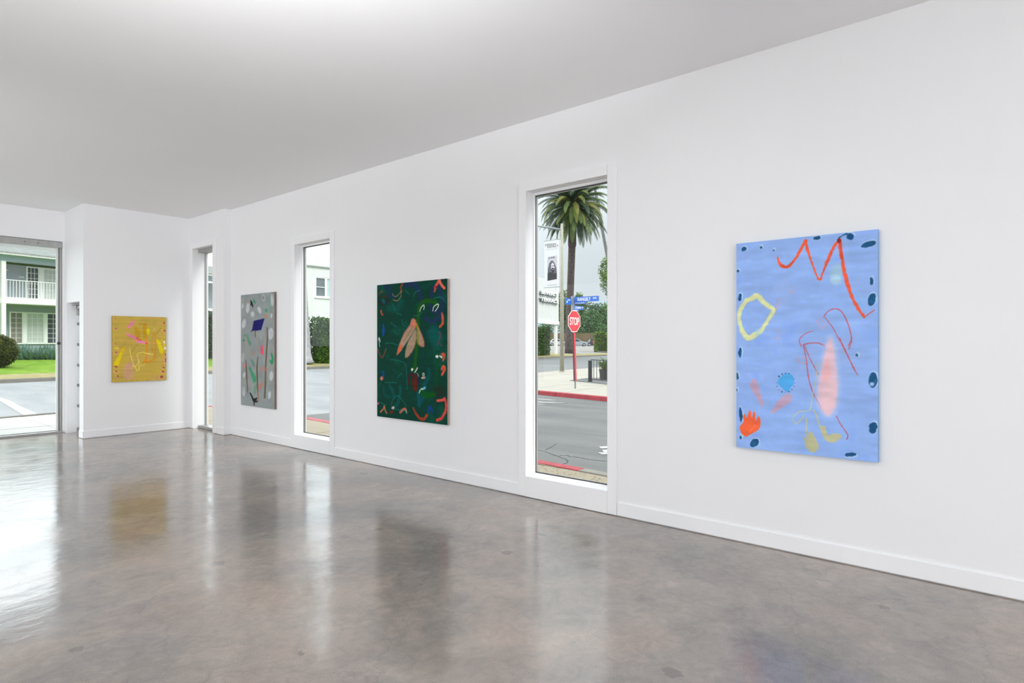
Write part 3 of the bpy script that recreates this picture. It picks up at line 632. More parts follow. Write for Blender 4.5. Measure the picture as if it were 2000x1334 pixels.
  ('P',(48,134,98),0.8,0.01,0,[135,1008,130,1002,119,997,102,994,83,994,66,997,55,1002,51,1008,55,1014,66,1019,83,1022,102,1022,119,1019,130,1014]),
  ('L',(48,134,98),0.6,0.02,[70,70,70],[213,1060,248,1006,292,960]),
  ('L',(120,146,138),0.6,0.03,[150,150,150],[851,1588,895,1542,866,1492]),
  ('P',(192,197,200),0.8,0.009,0,[80,1538,72,1522,62,1509,51,1503,41,1504,34,1512,32,1526,34,1543,42,1559,52,1572,63,1578,73,1577,80,1569,82,1555]),
  ('P',(192,197,200),0.85,0.009,0,[277,1507,266,1474,245,1448,220,1434,194,1436,174,1453,163,1481,164,1516,175,1549,196,1575,222,1588,247,1586,267,1569,278,1541]),
  ('P',(192,197,200),0.9,0.009,0,[432,1409,426,1391,410,1377,386,1369,360,1370,336,1379,320,1394,314,1412,320,1430,336,1444,360,1452,386,1451,410,1442,426,1427]),
  ('P',(192,197,200),0.9,0.009,0,[633,1471,643,1446,642,1426,629,1413,608,1410,581,1418,556,1435,536,1458,525,1483,527,1504,539,1517,561,1519,588,1511,613,1494]),
  ('P',(192,197,200),0.8,0.009,0,[158,1265,140,1233,114,1209,84,1197,57,1199,38,1216,31,1244,37,1277,55,1309,81,1333,111,1345,138,1342,156,1325,164,1297]),
  ('P',(192,197,200),0.9,0.009,0,[1003,1598,1003,1560,994,1530,978,1514,958,1514,938,1531,923,1561,915,1599,915,1637,925,1667,941,1683,960,1683,980,1666,995,1635]),
  ('P',(192,197,200),0.9,0.009,0,[966,1369,959,1355,948,1343,935,1338,922,1339,912,1347,908,1360,909,1375,916,1390,927,1401,941,1406,953,1405,963,1397,967,1385]),
  ('P',(192,197,200),0.9,0.009,0,[996,1101,982,1064,955,1035,920,1020,884,1021,854,1040,837,1071,835,1109,850,1146,878,1175,913,1190,948,1188,978,1169,994,1138]),
  ('P',(192,197,200),0.4,0.009,0,[110,739,97,709,79,686,58,673,39,674,26,688,22,713,27,744,40,774,58,797,79,810,97,809,110,795,115,770]),
  ('P',(192,197,200),0.9,0.009,0,[147,471,136,453,121,438,102,431,85,431,73,440,68,456,71,475,81,493,97,507,115,515,132,514,145,505,150,489]),
  ('P',(192,197,200),0.7,0.009,0,[146,216,141,184,126,157,105,142,81,140,59,153,44,178,39,210,44,243,59,269,81,285,105,286,126,273,141,248]),
  ('P',(192,197,200),0.85,0.009,0,[985,485,976,454,959,429,935,415,911,414,891,428,878,453,876,484,884,516,902,541,926,555,950,555,970,541,983,517]),
  ('P',(192,197,200),0.85,0.009,0,[920,200,912,174,897,153,879,141,861,140,847,152,839,173,840,199,848,226,863,247,881,259,899,259,913,247,921,226]),
  ('L',(200,200,192),0.7,0.005,16,[746,1649,749,1628,742,1612,726,1602,704,1600,681,1608,661,1623,647,1643,644,1663,651,1680,667,1690,689,1691,713,1684,733,1668,746,1649]),
  ('P',(190,122,92),0.85,0.02,0,[818,1368,814,1354,805,1342,793,1336,778,1337,765,1343,756,1355,753,1370,756,1384,765,1396,778,1402,793,1401,805,1394,814,1383]),
  ('P',(182,118,95),0.5,0.03,0,[149,1607,146,1601,137,1596,124,1594,110,1595,97,1598,88,1603,85,1610,88,1615,97,1620,110,1622,124,1622,137,1618,146,1613]),
  ('P',(20,20,94),0.98,0.006,0,[409,1307,737,1337,637,1165,463,1154,378,1156,312,1138,362,1182]),
  ('L',(60,52,44),0.9,0.006,[30,20],[452,1135,466,1067]),
  ('P',(232,78,106),0.97,0.008,0,[627,931,683,937,707,808,682,793,615,815]),
  ('P',(222,110,116),0.9,0.01,0,[136,619,133,606,124,597,111,591,97,590,84,595,75,605,72,617,75,629,84,639,97,645,111,645,124,640,133,631]),
  ('L',(98,84,66),0.9,0.006,[30,45,45,40,50,50],[812,1194,825,1065,800,887,771,620,763,397,741,164]),
  ('L',(98,84,66),0.9,0.006,[20,45,45,50,30],[539,757,509,613,512,500,524,349,536,222]),
  ('L',(160,100,80),0.7,0.006,[30,30],[536,222,551,94]),
  ('L',(98,84,66),0.85,0.006,[20,45,45,30,20],[165,697,175,566,191,411,206,296,216,212]),
  ('P',(44,138,96),0.95,0.01,0,[916,826,966,815,1003,743,988,670,938,649,880,697,883,719,945,724]),
  ('L',(48,140,98),0.85,0.02,[40,80,120],[279,580,354,502,426,421]),
  ('L',(70,140,115),0.5,0.02,[80,80],[470,309,432,224]),
  ('L',(60,130,100),0.5,0.01,[30,30],[323,708,417,618]),
  ('L',(60,130,100),0.4,0.01,[30,30],[378,701,424,634]),
  ('L',(196,122,102),0.55,0.02,[50,50],[615,578,793,580]),
  ('L',(202,112,90),0.7,0.02,[60,60],[569,291,660,355]),
  ('L',(180,122,100),0.4,0.02,[50,50],[197,1030,213,960]),
  ('L',(180,122,100),0.3,0.02,[50,50],[308,818,447,813]),
  ('L',(176,160,120),0.4,0.02,[30,30,30],[409,1143,509,1066,493,885]),
  ('L',(24,26,28),0.95,0.004,[30,40,50,30],[297,197,354,147,409,97,501,129]),
  ('L',(24,26,28),0.9,0.004,[30,30],[404,96,424,29]),
  ('L',(24,26,28),0.8,0.004,[30,30],[429,75,516,85]),
  ('L',(200,190,180),0.25,0.01,[20,20],[615,1066,645,954]),
 ],
 'yellow': [
  ('P',(198,148,26),0.75,0.012,0,[312,903,353,879,393,814,403,714,361,703,328,759,319,822]),
  ('P',(198,148,26),0.75,0.01,0,[443,922,492,923,494,723,443,700]),
  ('P',(228,128,168),0.9,0.008,0,[304,995,309,948,280,901,232,864,203,872,240,929,272,975]),
  ('L',(228,128,168),0.92,0.008,[30,45,45,50,45,30],[208,776,264,733,328,709,369,655,426,639,502,621]),
  ('L',(228,84,44),0.9,0.004,[20,20,20],[351,712,377,682,410,673]),
  ('L',(190,124,40),0.8,0.004,[12,12],[387,934,505,929]),
  ('P',(228,214,30),0.95,0.008,0,[542,816,540,793,532,775,521,765,510,765,499,775,492,793,489,815,492,837,499,855,510,866,521,866,532,856,540,838]),
  ('P',(215,150,30),0.5,0.01,0,[492,852,502,852,502,760,492,760]),
  ('L',(226,142,34),0.85,0.005,[12,18,16,16],[502,723,492,623,496,494,492,347]),
  ('P',(238,84,34),0.95,0.005,0,[509,621,507,613,503,608,497,605,491,605,485,608,480,614,479,621,480,628,485,634,491,637,497,637,503,634,507,628]),
  ('L',(226,142,34),0.85,0.005,[14,20,20,20,20],[597,780,625,775,628,576,625,483,618,391]),
  ('L',(226,142,34),0.9,0.006,[30,26,26,20],[449,314,509,306,567,332,622,377]),
  ('P',(226,142,34),0.8,0.006,0,[488,402,496,356,484,311,449,312,467,357]),
  ('L',(200,136,50),0.7,0.004,[10,10],[509,520,628,520]),
  ('L',(196,136,54),0.7,0.004,[10,10,10],[597,775,572,613,580,484]),
  ('L',(176,122,52),0.75,0.004,[10,10],[713,876,643,780]),
  ('L',(182,140,62),0.7,0.004,[12,12,12,12],[377,603,332,564,304,514,272,468]),
  ('P',(228,206,28),0.92,0.008,0,[633,687,688,669,724,575,756,482,703,445,676,538,652,632]),
  ('L',(222,196,40),0.6,0.01,[30,30],[729,687,720,650]),
  ('L',(214,164,34),0.7,0.008,[30,30],[699,440,746,412]),
  ('P',(224,180,26),0.85,0.008,0,[145,552,186,556,139,445,101,312,82,268,75,401,115,490]),
  ('P',(228,206,28),0.92,0.008,0,[115,463,139,445,101,312,82,266,24,268,36,331,82,410]),
  ('P',(228,210,60),0.85,0.01,0,[91,541,88,533,80,527,68,523,55,524,43,527,35,533,32,541,35,549,43,555,55,558,68,558,80,555,88,548]),
  ('P',(206,160,124),0.85,0.012,0,[169,283,248,317,274,280,306,180,309,53,248,33,169,37,151,105,156,221]),
  ('P',(205,150,135),0.5,0.012,0,[280,271,277,252,268,236,255,228,241,228,228,237,219,253,216,273,219,292,228,308,241,316,255,316,268,307,277,291]),
  ('P',(205,160,110),0.55,0.012,0,[280,388,320,378,332,279,288,275]),
  ('P',(216,152,112),0.5,0.015,0,[567,401,563,391,550,383,532,379,511,380,493,384,480,393,476,403,480,413,493,420,511,424,532,424,550,419,563,411]),
  ('P',(216,160,120),0.45,0.015,0,[476,375,471,365,457,358,437,354,415,354,396,359,382,367,377,377,382,387,396,395,415,399,437,398,457,393,471,385]),
  ('L',(230,216,110),0.9,0.003,[11,11,11,11,11,11,11],[248,533,258,443,280,343,304,270,336,215,353,167,381,193]),
  ('L',(230,216,110),0.9,0.003,[11,11,11,11],[381,193,382,277,369,359,351,439]),
  ('L',(230,216,110),0.9,0.003,[11,11,11,11],[351,432,389,463,443,475,484,453]),
  ('L',(232,222,110),0.9,0.003,[14,14],[492,453,594,432]),
  ('L',(230,216,110),0.8,0.003,[11,11,11,11],[288,262,320,238,369,305,385,341]),
  ('L',(226,212,120),0.6,0.003,[10,10,10],[385,322,426,248,476,293]),
  ('P',(226,206,120),0.5,0.01,0,[646,875,645,868,638,861,628,854,616,849,604,846,595,847,590,852,591,858,597,865,608,872,620,877,632,880,641,879]),
  ('P',(225,150,130),0.4,0.015,0,[699,953,697,943,691,935,682,930,673,930,664,934,658,942,656,952,658,962,664,970,673,975,682,975,691,971,697,963]),
  ('L',(190,160,90),0.5,0.01,[12,12],[20,774,137,793]),
  ('P',(226,150,140),0.85,0.006,0,[637,70,636,59,632,50,626,46,619,46,613,51,608,60,607,72,608,83,613,92,619,96,626,96,632,91,636,82]),
  ('P',(226,158,130),0.9,0.005,0,[45,999,42,997,37,998,30,1000,24,1005,19,1011,17,1016,17,1021,21,1023,26,1022,33,1020,39,1015,43,1009,46,1004]),
  ('P',(140,72,52),0.85,0.005,0,[47,1012,45,1010,42,1010,38,1012,34,1015,31,1018,30,1022,31,1025,33,1026,36,1026,40,1025,44,1022,47,1018,48,1015]),
  ('P',(226,158,130),0.9,0.005,0,[55,829,50,827,43,830,36,837,29,846,25,855,24,864,26,869,31,871,38,868,45,862,52,853,56,843,58,835]),
  ('P',(140,72,52),0.85,0.005,0,[57,845,54,844,49,845,45,849,41,854,38,860,38,866,39,869,43,871,47,869,52,865,56,860,58,854,59,849]),
  ('P',(226,158,130),0.9,0.005,0,[83,698,80,695,72,694,61,695,49,697,39,701,32,705,29,708,32,711,40,712,51,711,63,709,74,705,81,701]),
  ('P',(140,72,52),0.85,0.005,0,[80,708,78,706,73,705,67,706,59,707,53,709,49,712,48,714,50,716,54,717,61,717,68,715,74,713,79,710]),
  ('P',(226,158,130),0.9,0.005,0,[59,596,56,594,49,593,40,595,30,598,22,602,16,606,14,610,17,612,24,613,33,611,43,608,52,604,58,600]),
  ('P',(140,72,52),0.85,0.005,0,[58,607,56,605,52,605,46,605,40,607,35,610,32,613,31,615,33,617,37,617,43,617,49,615,54,612,57,609]),
  ('P',(226,158,130),0.9,0.005,0,[68,466,66,459,61,454,53,451,44,451,36,454,30,460,28,467,30,474,36,479,44,482,53,482,61,479,66,473]),
  ('P',(140,72,52),0.85,0.005,0,[68,474,67,469,64,466,59,463,53,464,49,466,45,470,44,475,45,479,49,483,53,485,59,485,64,483,67,479]),
  ('P',(226,158,130),0.9,0.005,0,[79,222,74,218,63,219,50,223,36,231,25,241,18,250,18,257,23,261,33,260,47,256,60,248,72,239,78,229]),
  ('P',(140,72,52),0.85,0.005,0,[75,237,71,234,65,234,57,236,48,241,42,247,38,253,38,258,41,261,47,261,55,258,64,254,70,248,74,242]),
  ('P',(226,158,130),0.9,0.005,0,[63,178,67,169,67,159,64,150,58,145,50,143,41,146,34,152,30,161,29,171,33,180,39,186,47,188,56,185]),
  ('P',(140,72,52),0.85,0.005,0,[65,181,68,175,68,168,67,162,63,159,58,158,52,160,48,165,44,171,44,178,45,184,49,187,54,188,60,186]),
  ('P',(226,158,130),0.9,0.005,0,[86,92,88,81,86,70,81,63,74,60,66,63,59,70,54,80,52,92,54,102,59,110,66,112,74,110,81,103]),
  ('P',(140,72,52),0.85,0.005,0,[87,98,89,89,88,82,85,77,81,76,76,78,72,83,68,90,67,98,67,106,70,110,74,112,79,110,84,105]),
  ('P',(226,158,130),0.9,0.005,0,[770,955,768,943,762,934,754,929,745,929,737,933,731,942,729,954,731,965,737,974,745,980,754,980,762,975,768,966]),
  ('P',(140,72,52),0.85,0.005,0,[771,963,769,955,766,949,761,945,755,945,750,948,747,955,746,962,747,970,750,977,755,981,761,981,766,977,769,971]),
  ('P',(226,158,130),0.9,0.005,0,[784,826,781,816,774,808,764,803,752,803,742,807,735,815,732,825,735,835,742,842,752,847,764,847,774,843,781,835]),
  ('P',(140,72,52),0.85,0.005,0,[782,834,781,827,776,822,770,818,763,818,757,821,753,827,751,833,753,840,757,846,763,849,770,849,776,846,781,841]),
  ('P',(226,158,130),0.9,0.005,0,[782,420,781,408,777,398,772,393,765,393,760,399,756,409,755,421,756,433,760,443,765,448,772,448,777,442,781,433]),
  ('P',(140,72,52),0.85,0.005,0,[785,429,785,420,782,413,779,410,775,410,772,414,770,420,769,429,770,438,772,444,775,448,779,448,782,444,785,437]),
  ('P',(226,158,130),0.9,0.005,0,[789,326,788,304,783,286,776,276,768,277,761,287,756,305,755,327,756,350,761,367,768,377,776,377,783,367,788,349]),
  ('P',(140,72,52),0.85,0.005,0,[791,335,790,319,787,307,783,300,778,300,774,307,771,320,770,335,771,351,774,363,778,370,783,370,787,363,790,351]),
  ('P',(226,158,130),0.9,0.005,0,[771,200,768,194,759,190,747,190,734,193,723,199,716,205,714,212,718,218,726,221,738,222,751,219,762,213,770,207]),
  ('P',(140,72,52),0.85,0.005,0,[769,210,766,206,761,204,753,203,746,205,739,209,735,213,734,218,736,222,742,225,749,225,757,223,763,220,768,215]),
  ('P',(226,158,130),0.9,0.005,0,[770,134,766,126,755,120,740,118,724,120,710,126,701,134,698,144,702,152,713,158,728,160,744,158,758,152,767,144]),
  ('P',(140,72,52),0.85,0.005,0,[764,144,762,138,755,134,746,133,737,134,728,138,723,143,721,150,724,156,730,160,739,162,748,160,757,156,763,151]),
  ('P',(226,158,130),0.9,0.005,0,[755,55,753,40,743,28,727,19,708,16,690,20,677,29,670,42,672,56,682,69,698,78,717,80,735,77,748,68]),
  ('P',(140,72,52),0.85,0.005,0,[746,60,745,50,740,42,730,36,719,34,708,37,700,44,696,53,697,63,702,71,712,77,723,79,734,76,742,69]),
  ('P',(246,238,210),0.95,0.005,0,[781,641,779,631,775,623,768,619,762,619,755,623,751,631,749,641,751,651,755,658,762,663,768,663,775,658,779,651]),
  ('P',(246,238,210),0.95,0.005,0,[789,538,788,528,783,520,777,516,770,516,764,520,760,528,758,538,760,548,764,555,770,560,777,560,783,555,788,547]),
  ('P',(228,200,40),0.9,0.005,0,[777,589,776,580,773,573,768,569,762,569,757,573,754,580,753,589,754,598,757,605,762,609,768,609,773,605,776,598]),
  ('P',(160,120,50),0.6,0.004,0,[207,29,206,26,204,23,202,21,199,22,196,23,195,26,194,30,195,33,196,36,199,37,202,37,204,36,206,33]),
  ('P',(160,120,50),0.6,0.004,0,[270,26,270,23,268,20,265,18,263,18,260,20,258,23,258,27,258,30,260,33,263,34,265,34,268,32,270,30]),
  ('P',(160,120,50),0.6,0.004,0,[299,25,298,21,296,18,294,17,291,17,288,19,286,22,286,25,286,29,288,32,291,33,294,33,296,31,298,28]),
  ('P',(160,120,50),0.6,0.004,0,[355,22,355,18,353,16,350,14,347,14,345,16,343,19,342,23,343,26,345,29,347,30,350,30,353,28,355,25]),
  ('P',(160,120,50),0.6,0.004,0,[384,21,383,17,381,14,379,13,376,13,373,15,371,18,371,21,371,25,373,27,376,29,379,29,381,27,383,24]),
  ('P',(160,120,50),0.6,0.004,0,[457,17,457,13,455,11,452,9,449,9,447,11,445,14,444,18,445,21,447,24,449,25,452,25,455,23,457,21]),
  ('P',(160,120,50),0.6,0.004,0,[499,15,498,11,496,9,494,7,491,7,488,9,486,12,486,16,486,19,488,22,491,23,494,23,496,22,498,19]),
  ('P',(160,120,50),0.6,0.004,0,[516,14,515,11,513,8,510,6,507,6,505,8,503,11,502,15,503,18,505,21,507,23,510,22,513,21,515,18]),
  ('P',(160,120,50),0.6,0.004,0,[549,12,548,9,546,6,544,5,541,5,538,7,536,10,536,13,536,17,538,20,541,21,544,21,546,19,548,16]),
  ('P',(160,120,50),0.6,0.004,0,[671,7,671,3,669,0,666,-1,663,-1,660,1,658,4,658,7,658,11,660,14,663,15,666,15,669,13,671,10]),
 ],
}

# ------------------------------------------------------------------ paintings
def paint_canvas(key, base, origin, ux, W, H, nx, ny, streak, seed):
    """a dense grid of coloured points in the canvas plane, strokes laid over the ground colour; returns the painted face"""
    rng = np.random.default_rng(seed)
    us = np.linspace(0, W, nx); vs = np.linspace(0, H, ny); UU, VV = np.meshgrid(us, vs)
    def sm(gx, gy):
        g = rng.normal(size=(gy+2, gx+2)); xi = UU/W*gx; yi = VV/H*gy; x0 = xi.astype(int); y0 = yi.astype(int); fx = xi-x0; fy = yi-y0
        fx = fx*fx*(3-2*fx); fy = fy*fy*(3-2*fy)
        return (g[y0, x0]*(1-fx)+g[y0, x0+1]*fx)*(1-fy)+(g[y0+1, x0]*(1-fx)+g[y0+1, x0+1]*fx)*fy
    n1 = sm(5, 7)*.5+sm(13, 17)*.35+sm(30, 44)*.25
    n2 = sm(*streak)*.6+sm(streak[0]*2, streak[1]*2)*.4
    col = np.zeros((ny, nx, 3)); col[:] = base
    col *= (1+.035*n1+.035*n2)[..., None]
    if key == 'blue': 
        m = np.clip(n1-.35, 0, .8)[..., None]*.55; col = col*(1-m)+np.array((116, 150, 228))*m
        m = np.clip(-n1-.45, 0, .7)[..., None]*.45; col = col*(1-m)+np.array((168, 192, 240))*m
    if key == 'green': 
        m = np.clip(n1-.2, 0, .9)[..., None]*.6; col = col*(1-m)+np.array((8, 82, 66))*m
    if key == 'grey':
        m = np.clip(n1-.3, 0, .9)[..., None]*.5; col = col*(1-m)+np.array((152, 150, 140))*m
        m = np.clip(-n1-.4, 0, .9)[..., None]*.4; col = col*(1-m)+np.array((150, 152, 166))*m
    if key == 'yellow':
        m = np.clip(n2-.2, 0, .9)[..., None]*.5; col = col*(1-m)+np.array((204, 160, 84))*m
        m = np.clip(n1-.2, 0, .9)[..., None]*.5; col = col*(1-m)+np.array((192, 166, 50))*m
    tex = 1-.10*np.clip(sm(int(W*110), int(H*110))+.4*sm(int(W*40), int(H*200)), -1, 2)
    wob = .0022*sm(int(W*60), int(H*60))
    for k, c, al, so, ww, fl in ART[key]:
        P = np.array(fl, float).reshape(-1, 2)/1000
        pad = so*2+(max(ww) if isinstance(ww, (list, tuple)) else ww)/1000+.006
        i0 = max(0, int((P[:, 0].min()-pad)/W*(nx-1))); i1 = min(nx, int((P[:, 0].max()+pad)/W*(nx-1))+2)
        j0 = max(0, int((P[:, 1].min()-pad)/H*(ny-1))); j1 = min(ny, int((P[:, 1].max()+pad)/H*(ny-1))+2)
        if i1 <= i0 or j1 <= j0: continue
        X = UU[j0:j1, i0:i1]; Y = VV[j0:j1, i0:i1]
        # smooth the outline
        closed = k == 'P'
        big = key in ('blue',)
        def cr(P, closed, m=5):
            n = len(P); out = []; 
            if n < 3: return P, np.linspace(0, 1, n)
            rngi = range(n) if closed else range(n-1)
            tt = []
            for i in rngi:
                p0, p1, p2, p3 = (P[(i-1) % n], P[i], P[(i+1) % n], P[(i+2) % n]) if closed else (P[max(i-1, 0)], P[i], P[i+1], P[min(i+2, n-1)])
                for q in range(m):
                    t = q/m; out.append(.5*((2*p1)+(-p0+p2)*t+(2*p0-5*p1+4*p2-p3)*t*t+(-p0+3*p1-3*p2+p3)*t**3)); tt.append((i+t)/max(1, n-1))
            if not closed: out.append(P[-1]); tt.append(1.)
            return np.array(out), np.array(tt)
        Q, tq = (P, np.linspace(0, 1, len(P))) if (closed and key == 'grey' and len(P) < 12) else cr(P, closed, 4)
        D = np.full(X.shape, 1e9); Wd = np.zeros(X.shape)
        n = len(Q)
        if isinstance(ww, (list, tuple)): wq = np.interp(tq, np.linspace(0, 1, len(ww)), np.array(ww)/1000)
        else: wq = np.full(n, ww/1000)
        if closed: inside = np.zeros(X.shape, bool)
        for i in range(n if closed else n-1):
            a = Q[i]; b = Q[(i+1) % n]; d = b-a; L2 = max(1e-12, d@d)
            t = np.clip(((X-a[0])*d[0]+(Y-a[1])*d[1])/L2, 0, 1)
            dd = np.hypot(X-a[0]-t*d[0], Y-a[1]-t*d[1])
            if closed:
                D = np.minimum(D, dd)
                if abs(d[1]) > 1e-9:
                    c1 = (Y >= min(a[1], b[1])) & (Y < max(a[1], b[1])); xx = a[0]+(Y-a[1])/d[1]*d[0]; inside ^= c1 & (X < xx)
            else:
                wd = wq[i]*(1-t)+wq[i+1]*t; sd = dd-wd/2
                D = np.minimum(D, sd)
        sd = np.where(inside, -D, D) if closed else D
        sd = sd+wob[j0:j1, i0:i1]*(1 if closed or max(wq) > .012 else .25)*(.0 if key == 'grey' else 1)
        mask = np.clip(.5-sd/(2*max(so, .0015)), 0, 1)*al
        mask = (mask*np.clip(tex[j0:j1, i0:i1]*1.04, .55, 1))[..., None]
        sub = col[j0:j1, i0:i1]
        sh = (1+.05*n2[j0:j1, i0:i1])[..., None]
        col[j0:j1, i0:i1] = sub*(1-mask)+np.clip(np.array(c)*sh, 0, 255)*mask
    s = np.clip(col, 0, 255)/255
    linc = np.where(s <= .04045, s/12.92, ((s+.055)/1.055)**2.4)/PAINT_ILLUM
    o = Vector(origin); ux = Vector(ux)
    V = np.zeros((ny, nx, 3)); V[..., 0] = o.x+UU*ux.x; V[..., 1] = o.y+UU*ux.y; V[..., 2] = o.z+VV
    me = bpy.data.meshes.new('painted_face')
    N = nx*ny; me.vertices.add(N); me.vertices.foreach_set('co', V.reshape(-1).astype(np.float32))
    I = np.arange(N).reshape(ny, nx)
    F = np.stack([I[:-1, :-1], I[:-1, 1:], I[1:, 1:], I[1:, :-1]], -1).reshape(-1, 4)
    me.loops.add(F.size); me.loops.foreach_set('vertex_index', F.reshape(-1).astype(np.int32))
    me.polygons.add(len(F)); me.polygons.foreach_set('loop_start', np.arange(0, F.size, 4, dtype=np.int32))
    me.update(calc_edges=True)
    ca = me.color_attributes.new('paint', 'FLOAT_COLOR', 'POINT')
    rgba = np.ones((N, 4), np.float32); rgba[:, :3] = np.clip(linc, 0, .95).reshape(-1, 3); ca.data.foreach_set('color', rgba.reshape(-1))
    me.materials.append(M_paint)
    ob = bpy.data.objects.new('painted_face', me); C.objects.link(ob)
    return ob
PAINT_ILLUM = .92
M_paint = bpy.data.materials.new('oil_paint'); M_paint.use_nodes = True
_n, _l = M_paint.node_tree.nodes, M_paint.node_tree.links
_b = _n['Principled BSDF']; _a = _n.new('ShaderNodeAttribute'); _a.attribute_name = 'paint'
_l.new(_a.outputs['Color'], _b.inputs['Base Color']); _b.inputs['Roughness'].default_value = .6; _b.inputs['Specular IOR Level'].default_value = .08
_t = _n.new('ShaderNodeTexCoord'); _m = _n.new('ShaderNodeMapping'); _m.inputs['Scale'].default_value = (40, 40, 320)
_w = _n.new('ShaderNodeTexNoise'); _w.inputs['Scale'].default_value = 1.5; _w.inputs['Detail'].default_value = 3
_p = _n.new('ShaderNodeBump'); _p.inputs['Strength'].default_value = .12; _p.inputs['Distance'].default_value = .002
_l.new(_t.outputs['Object'], _m.inputs[0]); _l.new(_m.outputs[0], _w.inputs['Vector']); _l.new(_w.outputs['Fac'], _p.inputs['Height']); _l.new(_p.outputs[0], _b.inputs['Normal'])

def painting(key, label, lo, hi, face, base, edge, nx, ny, streak, seed):
    """lo,hi = box of the stretched canvas; face = 'x' (hangs on the right wall) or 'y'"""
    x0, y0, z0 = lo; x1, y1, z1 = hi
    r = empty('painting', ((x0+x1)/2, (y0+y1)/2, z0), label, 'painting', 'abstract canvases hanging in the gallery')
    MB().box((x0+.0015, y0, z0) if face == 'x' else (x0, y0+.0015, z0), hi).build('stretched_canvas', edge, r)
    sb = MB()
    if face == 'x':
        sb.box((x1, y0+.05, z1-.12), (x1+.009, y1-.05, z1-.06))
        p = paint_canvas(key, base, (x0, y1, z0), (0, -1, 0), y1-y0, z1-z0, nx, ny, streak, seed)
    else:
        sb.box((x0+.05, y1, z1-.12), (x1-.05, y1+.009, z1-.06))
        p = paint_canvas(key, base, (x0, y0, z0), (1, 0, 0), x1-x0, z1-z0, nx, ny, streak, seed)
    sb.build('hanging_batten', M_wood, r)
    attach(p, r)
    return r
M_wood = mat('stretcher_wood', (170, 150, 130), .7, var=.2, scale=10, streak=(1, 1, .2))
E_blue = mat('canvas_edge_blue', (98, 160, 212), .6, var=.1, scale=20)
E_linen = mat('raw_linen_edge', (176, 156, 142), .8, var=.15, scale=60)
E_brown = mat('brown_linen_edge', (140, 116, 102), .8, var=.2, scale=14)
E_ochre = mat('canvas_edge_ochre', (150, 132, 84), .7, var=.2, scale=30)
XF, XK = XW-.035, XW-.01
painting('blue', 'large sky blue abstract painting with a red zigzag line and yellow ring', (XF, .701, .712), (XK, 1.618, 2.230), 'x', (144, 176, 233), E_blue, 350, 580, (6, 40), 1)
painting('green', 'dark green abstract painting with pinkish drooping petals', (XF, 4.713, .599), (XK, 5.926, 2.178), 'x', (2, 56, 44), E_linen, 300, 420, (4, 60), 2)
painting('grey', 'grey abstract painting with a navy blue flag shape and white dabs', (XF, 8.335, .508), (XK, 9.357, 2.226), 'x', (141, 148, 148), E_brown, 190, 340, (5, 14), 3)
painting('yellow', 'small mustard yellow abstract painting with pink and orange strokes', (3.276, YY-.035, .850), (4.072, YY-.01, 1.908), 'y', (197, 168, 78), E_ochre, 260, 320, (3, 70), 4)

# ------------------------------------------------------------------ outside: ground, streets, kerbs
ZR = -.15
def road_mat(name, c1, c2, rough=.85):
    return mat(name, c1, rough, var=.2, scale=.9, col2=c2, bump=.4, bscale=60, spec=.2, streak=(1.6, .35, 1))
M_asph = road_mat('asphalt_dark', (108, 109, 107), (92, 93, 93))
M_asm = road_mat('asphalt_mid', (122, 123, 123), (110, 112, 113))  # cross street asphalt again, darkened for the less exposed stop sign window
M_asl = road_mat('asphalt_overexposed', (143, 145, 146), (128, 131, 133))  # asphalt colour lightened to carry the overexposure in the other windows
M_concf = mat('sidewalk_concrete_overexposed', (194, 193, 188), .85, var=.1, scale=2.5, bump=.2, bscale=90, spec=.2)  # concrete colour lifted to hold the blown-out brightness by the big window
M_conc = mat('sidewalk_concrete', (160, 156, 146), .85, var=.1, scale=2.5, bump=.2, bscale=90, spec=.2)
M_concs = mat('sidewalk_concrete_speckled', (150, 142, 124), .85, var=.1, scale=60, col2=(138, 128, 110), bump=.2, bscale=90, spec=.2)
M_kred = mat('kerb_red_paint', (168, 50, 60), .6, var=.3, scale=5, col2=(138, 42, 50))
M_kgrey = mat('kerb_concrete', (128, 125, 117), .85, var=.2, scale=3)
M_mark = mat('road_marking_paint', (188, 188, 186), .8, var=.15, scale=14)
M_mark2 = mat('worn_road_paint', (142, 143, 141), .8, scale=6, col2=(104, 105, 104), streak=(3, .6, 1))
M_crack = mat('tar_crack', (44, 44, 44), .9)

def nearX(y): return 5.80+.083*y          # kerb of the gallery side, outer edge
def farX(y): return 12.95+.185*y          # kerb across street one
def nearY(x): return 15.3+.12*x           # gallery side kerb of the cross street
def farY(x): return 30.2+.1*x             # lawn side kerb of the cross street
def zn(x, y):
    s = y-farY(x); return max(0, .04*min(max(s, 0), 11)+.006*max(0, min(s-11, 150)))
def ground_hit(px, py):
    d = 20.; r = ray(px, py)
    while d < 600:
        p = EYEP+r*d; z = zn(p.x, p.y) if p.y > farY(p.x) else -.02
        if p.z <= z: return Vector((p.x, p.y, z)), d
        d += .1
    return EYEP+r*600, 600

